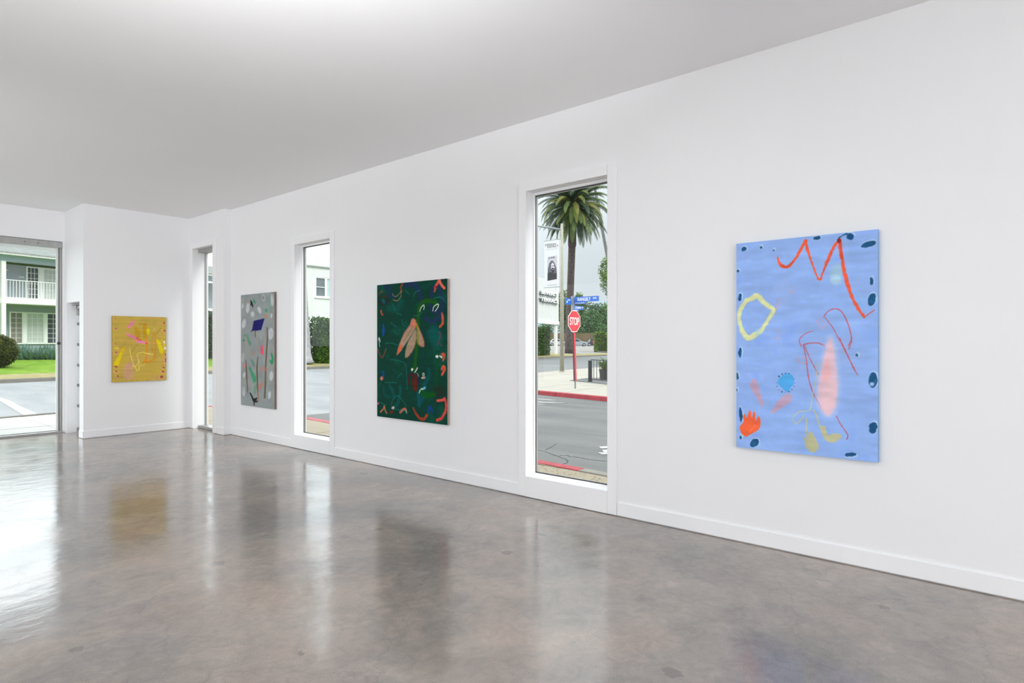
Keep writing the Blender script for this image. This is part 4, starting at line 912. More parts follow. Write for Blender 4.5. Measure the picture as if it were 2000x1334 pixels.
g = MB(); g.v = [(-160, -60, ZR), (260, -60, ZR), (260, 75, ZR), (-160, 75, ZR)]; g.f = [[0, 1, 2, 3]]
S(g.build('road_cross_street', M_asl), 'asphalt of the cross street, lightened for overexposure')
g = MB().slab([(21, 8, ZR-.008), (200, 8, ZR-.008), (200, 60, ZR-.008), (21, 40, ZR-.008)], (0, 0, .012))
S(g.build('road_cross_street', M_asm), 'same asphalt farther along the cross street, in a less exposed tone')
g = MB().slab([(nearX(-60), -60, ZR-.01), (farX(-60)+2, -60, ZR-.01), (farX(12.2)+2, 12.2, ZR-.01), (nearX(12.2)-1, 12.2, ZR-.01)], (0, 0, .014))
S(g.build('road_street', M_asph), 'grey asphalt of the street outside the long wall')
def clip(poly, a, b, c):
    """keep a*x+b*y<=c"""
    out = []
    for i in range(len(poly)):
        p, q = poly[i], poly[(i+1) % len(poly)]; fp = a*p[0]+b*p[1]-c; fq = a*q[0]+b*q[1]-c
        if fp <= 0: out.append(p)
        if fp*fq < 0: t = fp/(fp-fq); out.append((p[0]+(q[0]-p[0])*t, p[1]+(q[1]-p[1])*t))
    return out
def paving(name, poly, label, m, cell=1.5, ang=0, z=-.02, limit=280, keep=None):
    r = empty(name, (poly[0][0], poly[0][1], z), kind='structure'); r['label'] = label
    ca, sa = math.cos(ang), math.sin(ang)
    loc = [(x*ca+y*sa, -x*sa+y*ca) for x, y in poly]
    xs = [p[0] for p in loc]; ys = [p[1] for p in loc]; n = 0; rest = MB()
    i = math.floor(min(xs)/cell)
    cells = []
    while i*cell < max(xs):
        j = math.floor(min(ys)/cell)
        while j*cell < max(ys):
            q = clip(clip(clip(clip(loc, -1, 0, -(i*cell+.006)), 1, 0, (i+1)*cell-.006), 0, -1, -(j*cell+.006)), 0, 1, (j+1)*cell-.006)
            if len(q) > 2:
                w_ = [(x*ca-y*sa, x*sa+y*ca) for x, y in q]
                cells.append(w_)
            j += 1
        i += 1
    cells.sort(key=lambda c: (c[0][0]**2+c[0][1]**2))
    for k, c in enumerate(cells):
        dz = random.uniform(-.003, .003)
        if k < limit and (keep is None or keep(c)): MB().prism(c, z-.12, z+dz).build('paving_slab', m, r)
        else: rest.prism(c, z-.12, z+dz)
    if rest.v: rest.build('paving_slabs', m, r, kind='stuff')
    b = MB().prism(poly, z-.125, z-.012).build('joint_bed', M_kgrey, r)
    return r
# gallery side pavement
NC = [(nearX(-40), -40), (nearX(13.2), 13.2)]
for k in range(1, 7):
    t = k/6*PI/2; NC.append((nearX(13.2)-2.8+2.8*math.cos(t), 13.2+2.8*math.sin(t)))
side_poly = [(XO+.01, -40)] + NC + [(XO+.01, NC[-1][1])]
paving('pavement_side', [(p[0]-.15 if i not in (0, len(side_poly)-1) else p[0], p[1]) for i, p in enumerate(side_poly)], 'narrow speckled concrete sidewalk along the gallery wall', M_concs, 1.5, 0, -.035, 60, keep=lambda c: c[0][1] > -2)
front_poly = [(-30, YB+.3), (XO+.01, YB+.3), (XO+.01, nearY(4.8)-.15), (-30, nearY(-30)-.15)]
paving('pavement_front', front_poly, 'concrete sidewalk outside the big window, lightened for overexposure', M_concf, 1.5, 0, -.03, 60, keep=lambda c: c[0][0] > -3)
# kerb of gallery side: red from Y=4 on
def kerb(name, pts, m, label, w_=.15, z=-.02, every=2.4):
    r = empty(name, (pts[0][0], pts[0][1], ZR), kind='structure'); r['label'] = label
    P = [Vector((p[0], p[1], 0)) for p in pts]
    for a, b in zip(P[:-1], P[1:]):
        L = (b-a).length; n = max(1, round(L/every)); u = (b-a)/n; nn = Vector((-u.y, u.x, 0)).normalized()
        for i in range(n):
            p0 = a+u*i; p1 = a+u*(i+1)-u.normalized()*.008
            mm = m(p0) if callable(m) else m
            MB().slab([(p0.x, p0.y, ZR-.02), (p1.x, p1.y, ZR-.02), tuple((p1+nn*w_)[:2])+(ZR-.02,), tuple((p0+nn*w_)[:2])+(ZR-.02,)], (0, 0, z-ZR+.02)).build('kerb_stone', mm, r, bevel=.015)
    return r
kerb('kerb_side', [(p[0], p[1]) for p in [(nearX(-12), -12), (nearX(4.0), 4.0)]+NC[1:]], lambda p: M_kred if p.y >= 3.9 else M_kgrey, 'kerb beside the gallery wall, red paint beyond the window')
kerb('kerb_front', [(NC[-1][0]+.1, NC[-1][1]), (-12, nearY(-12))], M_kgrey, 'pale kerb of the sidewalk outside the big window')
# the corner across the street with the stop sign
cx0, cy0 = farX(13.0)+3.4, 13.4
arc = []
for k in range(0, 9):
    t = PI-k/8*PI/2; arc.append((cx0+3.4*math.cos(t)+.0*k, cy0+3.4*math.sin(t)))
far_poly = [(farX(-30), -30), (90, -30), (90, nearY(90)), (40, nearY(40)), (24, nearY(24))] + [(a[0], a[1]) for a in reversed(arc)]
far_poly = [p for p in far_poly]
walk = clip(clip(far_poly, 1, 0, 34), 0, -1, 12)
paving('pavement_corner', walk, 'cream concrete corner sidewalk with the stop sign', M_conc, 1.5, .18, -.02, 200)
S(MB().prism(clip(far_poly, -1, 0, -33.99), -.14, -.02).build('pavement_far', M_conc), 'cream concrete sidewalk farther along the cross street')
kpts = [(farX(-30), -30), (farX(0), 0), (farX(8), 8), (farX(13.0)*.999, 13.2)] + [(a[0], a[1]) for a in arc[1:]] + [(24, nearY(24)), (40, nearY(40))]
kerb('kerb_corner', [(p[0], p[1]) for p in reversed(kpts)], lambda p: M_kred if (p.x < 17.5) else M_kgrey, 'red painted kerb curving round the stop sign corner', -.17)
# grey asphalt patch under the fence
pt = [onz(1096, 747, -.012), onz(1139, 748, -.012), onz(1200, 752, -.012), onz(1200, 735, -.012), onz(1150, 736, -.012), onz(1110, 740, -.012)]
pt = [onz(1112, 743, -.01), onz(1195, 752, -.01), onz(1240, 757, -.01), onz(1240, 738, -.01), onz(1150, 738, -.01)]
S(MB().slab([tuple(p) for p in pt], (0, 0, .004)).build('asphalt_patch', M_asph), 'grey asphalt patch under the black railing')

# ground beyond the cross street
def terrain(name, xs, ss, m, label, zoff=0):
    V = []; F = []
    for i, x in enumerate(xs):
        for s in ss:
            y = farY(x)+.16+s; V.append((x-.02*s, y, zn(x, y)+zoff))
    n = len(ss)
    for i in range(len(xs)-1):
        for j in range(n-1): F.append([i*n+j, (i+1)*n+j, (i+1)*n+j+1, i*n+j+1])
    return mesh_obj(name, V, F, m)
M_lawn = mat('lawn_grass', (120, 150, 50), .9, var=.3, scale=2.2, col2=(88, 122, 36), bump=.5, bscale=30, spec=.1)
M_dry = mat('dry_verge_grass', (152, 142, 108), .9, var=.3, scale=2.5, col2=(132, 126, 82), bump=.5, bscale=30, spec=.1)
M_lot = mat('parking_lot_asphalt', (132, 130, 126), .9, var=.15, scale=.5)
S(terrain('lawn', [-60, -20, 0, 10, 20, 27], [2.2, 5, 8, 11, 13, 60], M_lawn, ''), 'bright green front lawn across the street')
S(terrain('verge', [-60, -20, 0, 10, 20, 27, 29.99, 45, 56, 64], [0, 1.2, 2.2], M_dry, ''), 'dry yellow grass verge along the far kerb')
S(terrain('verge_lawn', [27, 45, 56], [2.2, 6, 9], M_dry, ''), 'dry grass strip under the hotel sign')
S(terrain('parking_lot', [27, 56, 64, 100, 160, 240], [0, 3, 6, 9, 11, 40, 90], M_lot, '', -.015), 'pale parking lot beyond the palm tree')
kerb('kerb_far', [(64, farY(64)), (27, farY(27)), (10, farY(10)), (-14, farY(-14))][::-1], M_kgrey, 'weathered concrete kerb in front of the lawn', .16, 0, 2.6)
# paint marks and cracks
def ground_poly(name, pix, z, m, label, parent=None):
    P = [onz(a, b, z) for a, b in pix]; P2 = [tuple(p) for p in P]
    o = MB().slab(P2, (0, 0, .004)).build(name, m, parent); return o
S(ground_poly('road_marking', [(-40, 768), (0, 783), (52, 815), (82, 812), (40, 794), (20, 783), (0, 777), (-40, 760)], ZR+.004, M_mark, ''), 'broad worn white line across the pale cross street')
r = empty('road_marking', onz(1060, 782, ZR), kind='structure'); r['label'] = 'faint worn white streaks by the red kerb'
for q in ([(1040, 777), (1070, 779.5), (1092, 783), (1066, 782.4), (1040, 780)], [(1040, 783), (1080, 785), (1108, 787.5), (1070, 788), (1040, 786)], [(1040, 788), (1062, 789), (1070, 790.5), (1040, 791)]):
    ground_poly('paint_streak', q, ZR+.008, M_mark2, '', r)
r = empty('road_marking', onz(1185, 877, ZR), kind='structure'); r['label'] = 'worn white paint patch near the window'
for q in ([(1170, 873), (1200, 871), (1200, 875), (1174, 876)], [(1176, 879.5), (1202, 877.5), (1202, 883), (1180, 884)], [(1168, 884), (1196, 885), (1200, 887), (1176, 887.5)]):
    ground_poly('paint_patch', q, ZR+.008, M_mark, '', r)
cr = [[(105, 605), (230, 630), (330, 665), (440, 710), (520, 730), (600, 770), (660, 780), (705, 825), (680, 870), (600, 885)], [(540, 715), (720, 715), (740, 740), (870, 745), (1000, 765), (1130, 795), (1510, 830), (1900, 860)], [(250, 610), (400, 530), (480, 480)]]
mb = MB()
for L in cr:
    P = [onz(1040+a/10.265, 820+b/10.265, ZR+.006) for a, b in L]
    for p, q in zip(P[:-1], P[1:]):
        n = 4
        for i in range(n):
            a = p.lerp(q, i/n)+Vector((random.uniform(-.01, .01), random.uniform(-.01, .01), 0)); b = p.lerp(q, (i+1)/n)
            u = (b-a).normalized(); v = Vector((-u.y, u.x, 0)); ww = random.uniform(.002, .005)
            mb.slab([tuple(a-v*ww), tuple(b-v*ww), tuple(b+v*ww), tuple(a+v*ww)], (0, 0, .002))
o = mb.build('road_crack', M_crack); S(o, 'thin black cracks in the asphalt near the window')
# leaf litter on the near sidewalk
P = []
for _ in range(900):
    P.append((random.uniform(4.9, 6.0), random.uniform(2.6, 5.2), -.028))
P = np.array(P); Q = leaf_quads(P, .035, .014); Q[:, :, 2] = -.030+RNG.uniform(0, .004, Q.shape[:2])
tag(quads_obj('leaf_litter', Q, mat('dry_leaf_litter', (96, 84, 76), .8, var=.4, scale=30)), 'tiny dry leaves scattered on the near sidewalk', 'leaf litter', kind='stuff')
# canopy over the big window
S(MB().box((XL-.3, YB+.27, 3.095), (XO+.3, YB+1.0, 3.42)).build('roof_canopy', M_white), 'white outer canopy over the big window')

# ------------------------------------------------------------------ helpers for the street scene
def text(name, body, loc, u, height, width, m, parent, ext=.006, bold=0.0, label=None):
    cu = bpy.data.curves.new(name, 'FONT'); cu.body = body; cu.size = 1; cu.extrude = ext; cu.align_x = 'CENTER'; cu.align_y = 'CENTER'; cu.offset = bold
    cu.materials.append(m); o = bpy.data.objects.new(name, cu); C.objects.link(o)
    bpy.context.view_layer.update()
    d = o.dimensions; sx = width/max(d.x, 1e-4); sy = height/max(d.y, 1e-4)
    bb = [Vector(c) for c in o.bound_box]; cyy = (min(c.y for c in bb)+max(c.y for c in bb))/2; cxx = (min(c.x for c in bb)+max(c.x for c in bb))/2
    u = Vector(u).normalized(); n = u.cross(UP)
    Mx = Matrix(((u.x, 0, n.x, 0), (u.y, 0, n.y, 0), (u.z, 1, n.z, 0), (0, 0, 0, 1)))
    Mw = Matrix.Translation(Vector(loc)) @ Mx @ Matrix.Diagonal((sx, sy, 1, 1)) @ Matrix.Translation((-cxx, -cyy, 0))
    me = bpy.data.meshes.new_from_object(o); bpy.data.objects.remove(o); bpy.data.curves.remove(cu)
    if not me.materials: me.materials.append(m)
    o = bpy.data.objects.new(name, me); C.objects.link(o)
    attach(o, parent); o.matrix_basis = Mw
    if label: o['label'] = label
    return o

def leafy_box(name, lo, hi, u, p0, n, L, W, m_leaf, m_core, label, cat, group=None, round_=.0, seed=1):
    """a clipped hedge: dark core and leaf quads over its surfaces, in the frame (p0,u,v=UPxu)"""
    rng = np.random.default_rng(seed); u = Vector(u).normalized(); v = UP.cross(u)
    r = empty(name, p0, label, cat, group)
    a0, b0, z0 = lo; a1, b1, z1 = hi
    MB().obox(p0, u, v, UP, (a0+.2, a1-.2), (b0+.2, b1-.2), (z0, z1-.22)).build('inner_twigs', m_core, r)
    A = [(a1-a0)*(z1-z0), (a1-a0)*(z1-z0)*.3, (b1-b0)*(z1-z0), (b1-b0)*(z1-z0), (a1-a0)*(b1-b0)]
    k = rng.choice(5, n, p=np.array(A)/sum(A)); t1 = rng.random(n); t2 = rng.random(n); j = rng.normal(0, .05, (n, 3))
    P = np.zeros((n, 3))
    lump = .07*np.sin(t1*(a1-a0)*2.1+seed)+.05*np.sin(t1*(a1-a0)*5.3)
    P[:, 0] = np.where(k == 2, a0, np.where(k == 3, a1, a0+t1*(a1-a0))); P[:, 1] = np.where(k == 0, b0, np.where(k == 1, b1, b0+np.where(k >= 2, t1 if False else rng.random(n), 0)*(b1-b0)))
    P[:, 2] = np.where(k == 4, z1+lump, z0+t2*(z1-z0)); P += j
    Wp = np.array(p0)[None]*np.array([1, 1, 0])+P[:, :1]*np.array(u)+P[:, 1:2]*np.array(v)+P[:, 2:]*np.array([0, 0, 1])
    Wp[:, 2] += p0[2] if len(p0) > 2 else 0
    quads_obj('foliage', leaf_quads(Wp, L, W), m_leaf, r, kind='stuff')
    return r

def blob(cx_, r_, n, rng):
    d = rng.normal(size=(n, 3)); d /= np.linalg.norm(d, axis=1)[:, None]
    return np.array(cx_)+d*np.array(r_)*rng.uniform(.72, 1.04, (n, 1))
def tree(name, base, blobs, n, L, W, m_leaf, m_bark, tr, label, group=None, seed=3, cat='tree'):
    rng = np.random.default_rng(seed); r = empty(name, base, label, cat, group)
    c0 = Vector(blobs[0][0])
    MB().path([base, Vector(base).lerp(c0, .5)+Vector((.1, 0, 0)), c0], [tr, tr*.75, tr*.4], 8).build('trunk', m_bark, r, smooth=True)
    tot = sum(b[1][0]*b[1][2] for b in blobs)
    P = np.concatenate([blob(b[0], b[1], int(n*b[1][0]*b[1][2]/tot), rng) for b in blobs])
    quads_obj('foliage', leaf_quads(P, L, W, droop=.2), m_leaf, r, kind='stuff')
    return r

M_leafd = leaf_mat('hedge_leaf', (82, 118, 44), (40, 70, 26), scale=.9)
M_core = mat('hedge_core', (50, 72, 34), .95, var=.5, scale=6, spec=0)
M_leafl = leaf_mat('bright_leaf', (122, 150, 62), (68, 100, 38), scale=1.2)
M_leaff = leaf_mat('far_tree_leaf', (92, 130, 76), (50, 80, 44), scale=.12)
M_leaff2 = leaf_mat('far_tree_leaf_light', (120, 152, 80), (66, 98, 50), scale=.15)
M_bark = mat('tree_bark', (112, 100, 92), .9, var=.3, scale=4)

# ------------------------------------------------------------------ house with balcony across the street
HU = Vector((.98, .2, 0)).normalized(); HN = Vector((HU.y, -HU.x, 0)); HA = at(60, CY, 38); HA.z = 0
def ha(px, off=0): return (onplane(px, CY, HA+HN*off, HN)-HA).dot(HU)
def hz(px, py, off=0): return onplane(px, py, HA+HN*off, HN).z
M_hblue = mat('house_blue_grey_stucco', (166, 174, 182), .85, var=.06, scale=.6, bump=.1, bscale=40)
M_hwhite = mat('house_white_trim', (244, 246, 242), .6, var=.03, scale=1)
M_roof = mat('asphalt_shingles', (126, 131, 126), .9, var=.3, scale=2.2, col2=(100, 107, 104), bump=.8, bscale=9, streak=(1, 3, 1))
M_dark = mat('dark_window_glass', (88, 92, 98), .15, var=.2, scale=1.5)
M_cur = mat('sheer_curtain', (206, 212, 208), .8, var=.12, scale=5, streak=(3, 3, .1))
M_curd = mat('beige_curtain', (150, 142, 134), .8, var=.2, scale=5, streak=(3, 3, .1))
house = empty('apartment_house', HA, 'blue grey two storey house with white balcony railings behind the lawn', 'house')
def hb(a, off, z): return MB().obox(HA, HU, HN, UP, a, off, z)
AL, AR = ha(-300), ha(500)
zs0, zs1 = hz(60, 594.5), hz(60, 584)            # balcony slab
zeave0, zeave1 = hz(60, 515), hz(60, 502.5)
zg = .40
hb((AL, AR), (-9, -1.5), (zg-.3, zeave0)).build('wall', M_hblue, house)
hb((AL-.1, AR+.1), (-1.5, 0.05), (zs0, zs1)).build('balcony_slab', M_hwhite, house)
hb((AL-.1, AR+.1), (-.12, .12), (zeave0, zeave1)).build('fascia_beam', mat('house_fascia_blue', (166, 180, 194), .8), house)
hb((AL-.1, AR+.1), (-1.5, -.12), (zeave0+.12, zeave0+.2)).build('balcony_ceiling', mat('house_soffit', (176, 164, 178), .8), house)
hb((AL-.2, AR+.2), (.12, .55), (zeave1-.02, zeave1+.14)).build('gutter', M_hwhite, house)
P = []
zr0, zr1 = zeave1+.14, 8.3
for (a, off, z) in ((AL-.2, .55, zr0), (AR+.2, .55, zr0), (AR+.2, -5.2, zr1), (AL-.2+2.5, -5.2, zr1)): P.append(HA+HU*a+HN*off+UP*z)
MB().slab([tuple(p) for p in P], (0, 0, -.12)).build('roof', M_roof, house)
P = []
for (a, off, z) in ((AR+.2, -11, zr0), (AL-.2, -11, zr0), (AL-.2+2.5, -5.2, zr1), (AR+.2, -5.2, zr1)): P.append(HA+HU*a+HN*off+UP*z)
MB().slab([tuple(p) for p in P], (0, 0, -.12)).build('roof', M_roof, house)
# gable of the wing farther right
g0 = ha(405)-.4
c0 = ha(5.0); cwid = abs(ha(9.5)-ha(.5)); BAY = 6.6
bal_me = None
ups = [(ha(51, -1.5)-c0, ha(120, -1.5)-c0, hz(80, 581, -1.5), hz(80, 521, -1.5))]
def sash_window(parent, a0, a1, z0, z1, cols, rows, glass, off=-1.5, cur=None):
    f = hb((a0, a1), (off, off+.08), (z0, z1)); 
    fr = MB()
    t = .07
    for (aa, ab, za, zb) in ((a0, a0+t, z0, z1), (a1-t, a1, z0, z1), (a0+t, a1-t, z0, z0+t), (a0+t, a1-t, z1-t, z1)):
        fr.obox(HA, HU, HN, UP, (aa, ab), (off, off+.09), (za, zb))
    w = fr.build('window_frame', M_hwhite, parent)
    g_ = hb((a0+t, a1-t), (off+.01, off+.03), (z0+t, z1-t)).build('pane', glass, w)
    mu = MB()
    for i in range(1, cols):
        x = a0+t+(a1-a0-2*t)*i/cols; mu.obox(HA, HU, HN, UP, (x-.012, x+.012), (off+.03, off+.045), (z0+t, z1-t))
    for j in range(1, rows):
        z = z0+t+(z1-z0-2*t)*j/rows; mu.obox(HA, HU, HN, UP, (a0+t, a1-t), (off+.045, off+.055), (z-.012, z+.012))
    if mu.v: mu.build('muntin_grid', M_hwhite, w)
    return w
rz0, rz1 = hz(60, 583.5, 0), hz(60, 549, 0)
for k in range(0, 5):
    o0 = c0+BAY*k; shift = o0-c0
    hb((o0-cwid/2, o0+cwid/2), (-.16, .16), (zg-.2, zeave0)).build('column', M_hwhite, house)
    a_, b_ = o0+cwid/2, o0+BAY-cwid/2
    if b_ > AR: break
    hb((a_, b_), (-.03, .03), (rz1-.04, rz1)).build('top_rail', M_hwhite, house)
    hb((a_, b_), (-.03, .03), (rz0, rz0+.035)).build('bottom_rail', M_hwhite, house)
    nb = int((b_-a_)/.163)
    for i in range(nb):
        x = a_+.1+.163*i
        if bal_me is None:
            b0_ = hb((x-.013, x+.013), (-.013, .013), (rz0+.035, rz1-.04)).build('baluster', M_hwhite, house); bal_me = b0_.data; bx = x
        else:
            q = bpy.data.objects.new('baluster', bal_me); C.objects.link(q); attach(q, house); q.location = HU*(x-bx)
    # upper sliding window
    u0, u1, uz0, uz1 = ha(50.5, -1.5)+shift, ha(121, -1.5)+shift, hz(80, 588, -1.5), hz(80, 523, -1.5)
    m1, m2 = ha(75, -1.5)+shift, ha(82.5, -1.5)+shift
    sash_window(house, u0, m1+.03, uz0, uz1, 3, 6, M_dark)
    hb((m1+.03, m2), (-1.5, -1.38), (uz0, uz1)).build('window_mullion', M_hwhite, house)
    sash_window(house, m2, u1, uz0, uz1, 4, 6, M_cur)
    # lower triple window
    lz0, lz1 = hz(70, 672, -1.5), hz(70, 610.5, -1.5)
    for (pa, pb, cc, gl) in ((17.5, 44.5, 2, M_curd), (49, 86, 3, M_cur), (89.5, 117, 2, M_dark)):
        sash_window(house, ha(pa, -1.5)+shift, ha(pb, -1.5)+shift, lz0, lz1, cc, 6, gl)
    for (pa, pb) in ((44.5, 49), (86, 89.5)):
        hb((ha(pa, -1.5)+shift, ha(pb, -1.5)+shift), (-1.5, -1.39), (lz0, lz1)).build('window_mullion', M_hwhite, house)
    for pxl, pyl in ((11, 527), (42.5, 541)):
        p = ha(pxl, -1.4)+shift; z = hz(pxl, pyl, -1.4); hb((p-.14, p+.14), (-1.5, -1.4), (z-.02, z+.02)).build('wall_light', M_hwhite, house)

# agaves in front of the house
M_agave = mat('agave_leaf', (150, 176, 152), .6, var=.4, scale=2, col2=(106, 136, 124), spec=.3)
M_agave2 = mat('agave_leaf_blue', (140, 168, 162), .6, var=.4, scale=2, col2=(96, 124, 124), spec=.3)
def agave_mesh(seed, m):
    rr = random.Random(seed); b = MB()
    for i in range(26):
        az = rr.uniform(0, 2*PI); el = rr.uniform(.55, 1.5); L = rr.uniform(.55, .95); wd = rr.uniform(.05, .085)
        d = Vector((math.cos(az)*math.cos(el), math.sin(az)*math.cos(el), math.sin(el))); s = Vector((-math.sin(az), math.cos(az), 0))
        o = Vector((math.cos(az)*.08, math.sin(az)*.08, 0)); mid = o+d*L*.45; tip = o+d*L+Vector((0, 0, -.05)); k = len(b.v); up = d.cross(s)*.02
        b.v += [tuple(o-s*wd*.6), tuple(o+s*wd*.6), tuple(mid+s*wd+up), tuple(mid-s*wd+up), tuple(tip), tuple(mid-up)]
        b.f += [[k, k+1, k+2, k+5], [k, k+5, k+3], [k+3, k+5, k+4], [k+5, k+2, k+4]]
    o = mesh_obj('agave', b.v, b.f, m); return o
protos = [agave_mesh(s, m) for s, m in ((1, M_agave), (2, M_agave2), (3, M_agave))]
rr = random.Random(8)
row = []
for i in range(13): row.append((18+i*8.6+rr.uniform(-1.5, 1.5), 703-.2*i*.3, rr.uniform(.9, 1.1)))
for i in range(8): row.append((26+i*13+rr.uniform(-2, 2), 701, rr.uniform(1.0, 1.25)))
for i in range(3): row.append((134+i*10, 700, 1.1))
for i, (px, py, sc) in enumerate(row):
    o = protos[i] if i < 3 else protos[i % 3].copy()
    if i >= 3: C.objects.link(o)
    p, _ = ground_hit(px, py); o.location = p; o.scale = (sc,)*3; o.rotation_euler = (0, 0, rr.uniform(0, 6))
    tag(o, 'spiky blue green agave in the bed between lawn and balcony house', 'agave', 'agaves in front of the house')
# clipped round bush
p, d = ground_hit(-6, 718)
c = Vector((p.x, p.y, p.z+.78))
r = empty('round_bush', p, 'clipped round dark green bush at the left edge of the lawn', 'bush')
bm = bmesh.new(); bmesh.ops.create_icosphere(bm, subdivisions=3, radius=.66, matrix=Matrix.Translation(c)); me = bpy.data.meshes.new('inner_twigs'); bm.to_mesh(me); bm.free(); me.materials.append(M_core)
o = bpy.data.objects.new('inner_twigs', me); C.objects.link(o); attach(o, r)
MB().tube(p, p+UP*.3, .06, .05).build('stem', M_bark, r)
P = blob(tuple(c), (.78, .78, .78), 15000, np.random.default_rng(2)); quads_obj('foliage', leaf_quads(P, .085, .05), leaf_mat('bush_leaf', (98, 100, 40), (50, 62, 24), scale=3), r, kind='stuff')
# hedge in front of the right wing (seen through the narrow window)
p, d = ground_hit(400, 699)
leafy_box('hedge', (-3.4, -.9, 0), (2.4, .3, 3.0), HU, (p.x, p.y, p.z), 9000, .17, .10, leaf_mat('dark_hedge_leaf', (74, 112, 66), (40, 70, 44), scale=1), M_core, 'tall dark hedge seen through the narrow floor-length window', 'hedge', seed=5)

# ------------------------------------------------------------------ white building behind the hedge (seen through window two)
q0 = onplane(620, CY, Vector((0, 40.9, 0)), Vector((0, 1, 0)))
BX = lambda px: onplane(px, CY, Vector((0, 40.9, 0)), Vector((0, 1, 0))).x
BZ = lambda px, py: onplane(px, py, Vector((0, 40.9, 0)), Vector((0, 1, 0))).z
wb = empty('white_building', (BX(620), 40.9, 0), 'plain white building with a grey sash window behind the tall hedge', 'building')
zt = BZ(620, 521.5); xa, xb = BX(556), BX(860)
wx0, wx1, wz0, wz1 = BX(616.5), BX(668), BZ(630, 580.5), BZ(630, 541.5)
MB().box((xa, 40.9, 0), (wx0, 47, zt)).box((wx1, 40.9, 0), (xb, 47, zt)).box((wx0, 40.9, 0), (wx1, 47, wz0)).box((wx0, 40.9, wz1), (wx1, 47, zt)).box((wx0, 41.1, wz0), (wx1, 47, wz1)).build('wall', M_white, wb)
MB().box((xa-.1, 40.78, zt), (xb+.1, 47.1, zt+.09)).build('roof_edge', mat('roof_edge_grey', (168, 180, 172), .6), wb)
fr = MB()
for (a, b, c_, d_) in ((wx0, wx0+.07, wz0, wz1), (BX(635.2), BX(639.5), wz0, wz1), (wx1-.07, wx1, wz0, wz1), (wx0, wx1, wz0, wz0+.08), (wx0, wx1, wz1-.08, wz1), (wx0, BX(636), BZ(627, 561)-.02, BZ(627, 561)+.03)):
    fr.box((a, 40.93-.004*(b-a > .5), c_), (b, 41.02, d_))
wf = fr.build('window_frame', M_hwhite, wb)
MB().box((wx0+.07, 41.0, wz0+.08), (BX(635.2), 41.03, wz1-.08)).build('pane', mat('grey_sash_glass', (118, 128, 134), .2, var=.4, scale=1.2), wf)
MB().box((BX(639.5), 41.0, wz0+.08), (wx1-.07, 41.03, wz1-.08)).build('pane', mat('teal_curtain_glass', (184, 216, 214), .3, var=.15, scale=2, streak=(4, 1, .2)), wf)
MB().box((wx0-.08, 40.82, wz0-.1), (wx1+.08, 40.93, wz0)).build('window_sill', M_hwhite, wb)

# hedges along the verge
for (x0_, x1_, n_, lab, sd) in ((21.9, 30.5, 15000, 'tall clipped green hedge beside the grey leaning palm trunk', 7), (31, 41.6, 6000, 'middle stretch of tall clipped hedge along the verge', 8), (42, 50.4, 12000, 'clipped green hedge standing under the hotel sign', 9)):
    y_ = farY(x0_)+1.9; zb = zn(x0_, y_)
    leafy_box('hedge', (0, 0, 0), ((x1_-x0_), 1.3, 2.86-zb), (1, .1, 0), (x0_, y_, zb), n_, .19, .12, M_leafd, M_core, lab, 'hedge', 'clipped hedges along the far verge', seed=sd)

# ------------------------------------------------------------------ palms
M_frond = [leaf_mat('palm_leaflet', (112, 134, 66), (66, 88, 48), scale=.6), leaf_mat('palm_leaflet_dark', (66, 88, 60), (36, 54, 44), scale=.6), leaf_mat('palm_leaflet_olive', (142, 142, 66), (92, 104, 48), scale=.6)]
def frond_mesh(e0, bend, L, m, seed, leaf=.62, n=66):
    rg = np.random.default_rng(seed); V = []; p = np.zeros(3); e = e0; N = 26; pts = []; dirs = []
    for i in range(N+1):
        pts.append(p.copy()); d = np.array((math.cos(e), 0, math.sin(e))); dirs.append(d); p = p+d*L/N; e -= bend/N*(1+.8*i/N); e = max(e, -1.5)
    pts = np.array(pts); dirs = np.array(dirs)
    for i in range(N):
        w_ = .07*(1-i/N)+.015; a = pts[i]; b = pts[i+1]; V.append([a+(0, w_, 0), b+(0, w_, 0), b-(0, w_, 0), a-(0, w_, 0)])
    for i in range(n):
        t = .12+.88*i/(n-1); k = min(N, int(t*N)); o = pts[k]; d = dirs[k]; up = np.array((-d[2], 0, d[0])); ll = leaf*(math.sin(PI*min(1, .18+t*.8)))**.6*rg.uniform(.85, 1.1)
        for s in (1, -1):
            dr = d*.62+np.array((0, s, 0))*.55-up*.12+np.array((0, 0, -.28)); dr /= np.linalg.norm(dr); wv = d*.10
            V.append([o-wv, o+dr*ll*.5-wv*.8+(0, 0, -.0), o+dr*ll+(0, 0, -.05*ll), o+dr*ll*.5+wv*.8])
    return np.array(V)
def palm(name, base, tops, radii, label, nf, Lf, mats, bark, seed, group=None, leaf=.62, emin=-1.2):
    r = empty(name, base, label, 'palm tree', group)
    MB().path([base]+tops, radii, 16).build('trunk', bark, r, smooth=True)
    c = Vector(tops[-1]); rr = random.Random(seed); lib = []
    for k in range(9):
        e0 = emin+(1.35-emin)*k/8; V = frond_mesh(e0, 1.25 if e0 > 0 else .7, Lf*rr.uniform(.92, 1.05), None, k+seed, leaf); lib.append((V, e0))
    mes = {}
    for i in range(nf):
        k = min(8, int((i/nf)*9)); mi = rr.choice((0, 0, 1, 1, 2)) if k < 6 else rr.choice((1, 1, 0))
        if (k, mi) not in mes:
            o = quads_obj('frond', lib[k][0], mats[mi], r); mes[(k, mi)] = o.data
        else:
            o = bpy.data.objects.new('frond', mes[(k, mi)]); C.objects.link(o); attach(o, r)
        az = i*2.39996+rr.uniform(-.2, .2)
        o.location = c+Vector((math.cos(az), math.sin(az), 0))*.25+UP*(.5*(k/8)-.25); o.rotation_euler = (rr.uniform(-.08, .08), rr.uniform(-.06, .06), az)
        s = rr.uniform(.88, 1.1); o.scale = (s, s, s)
    return r
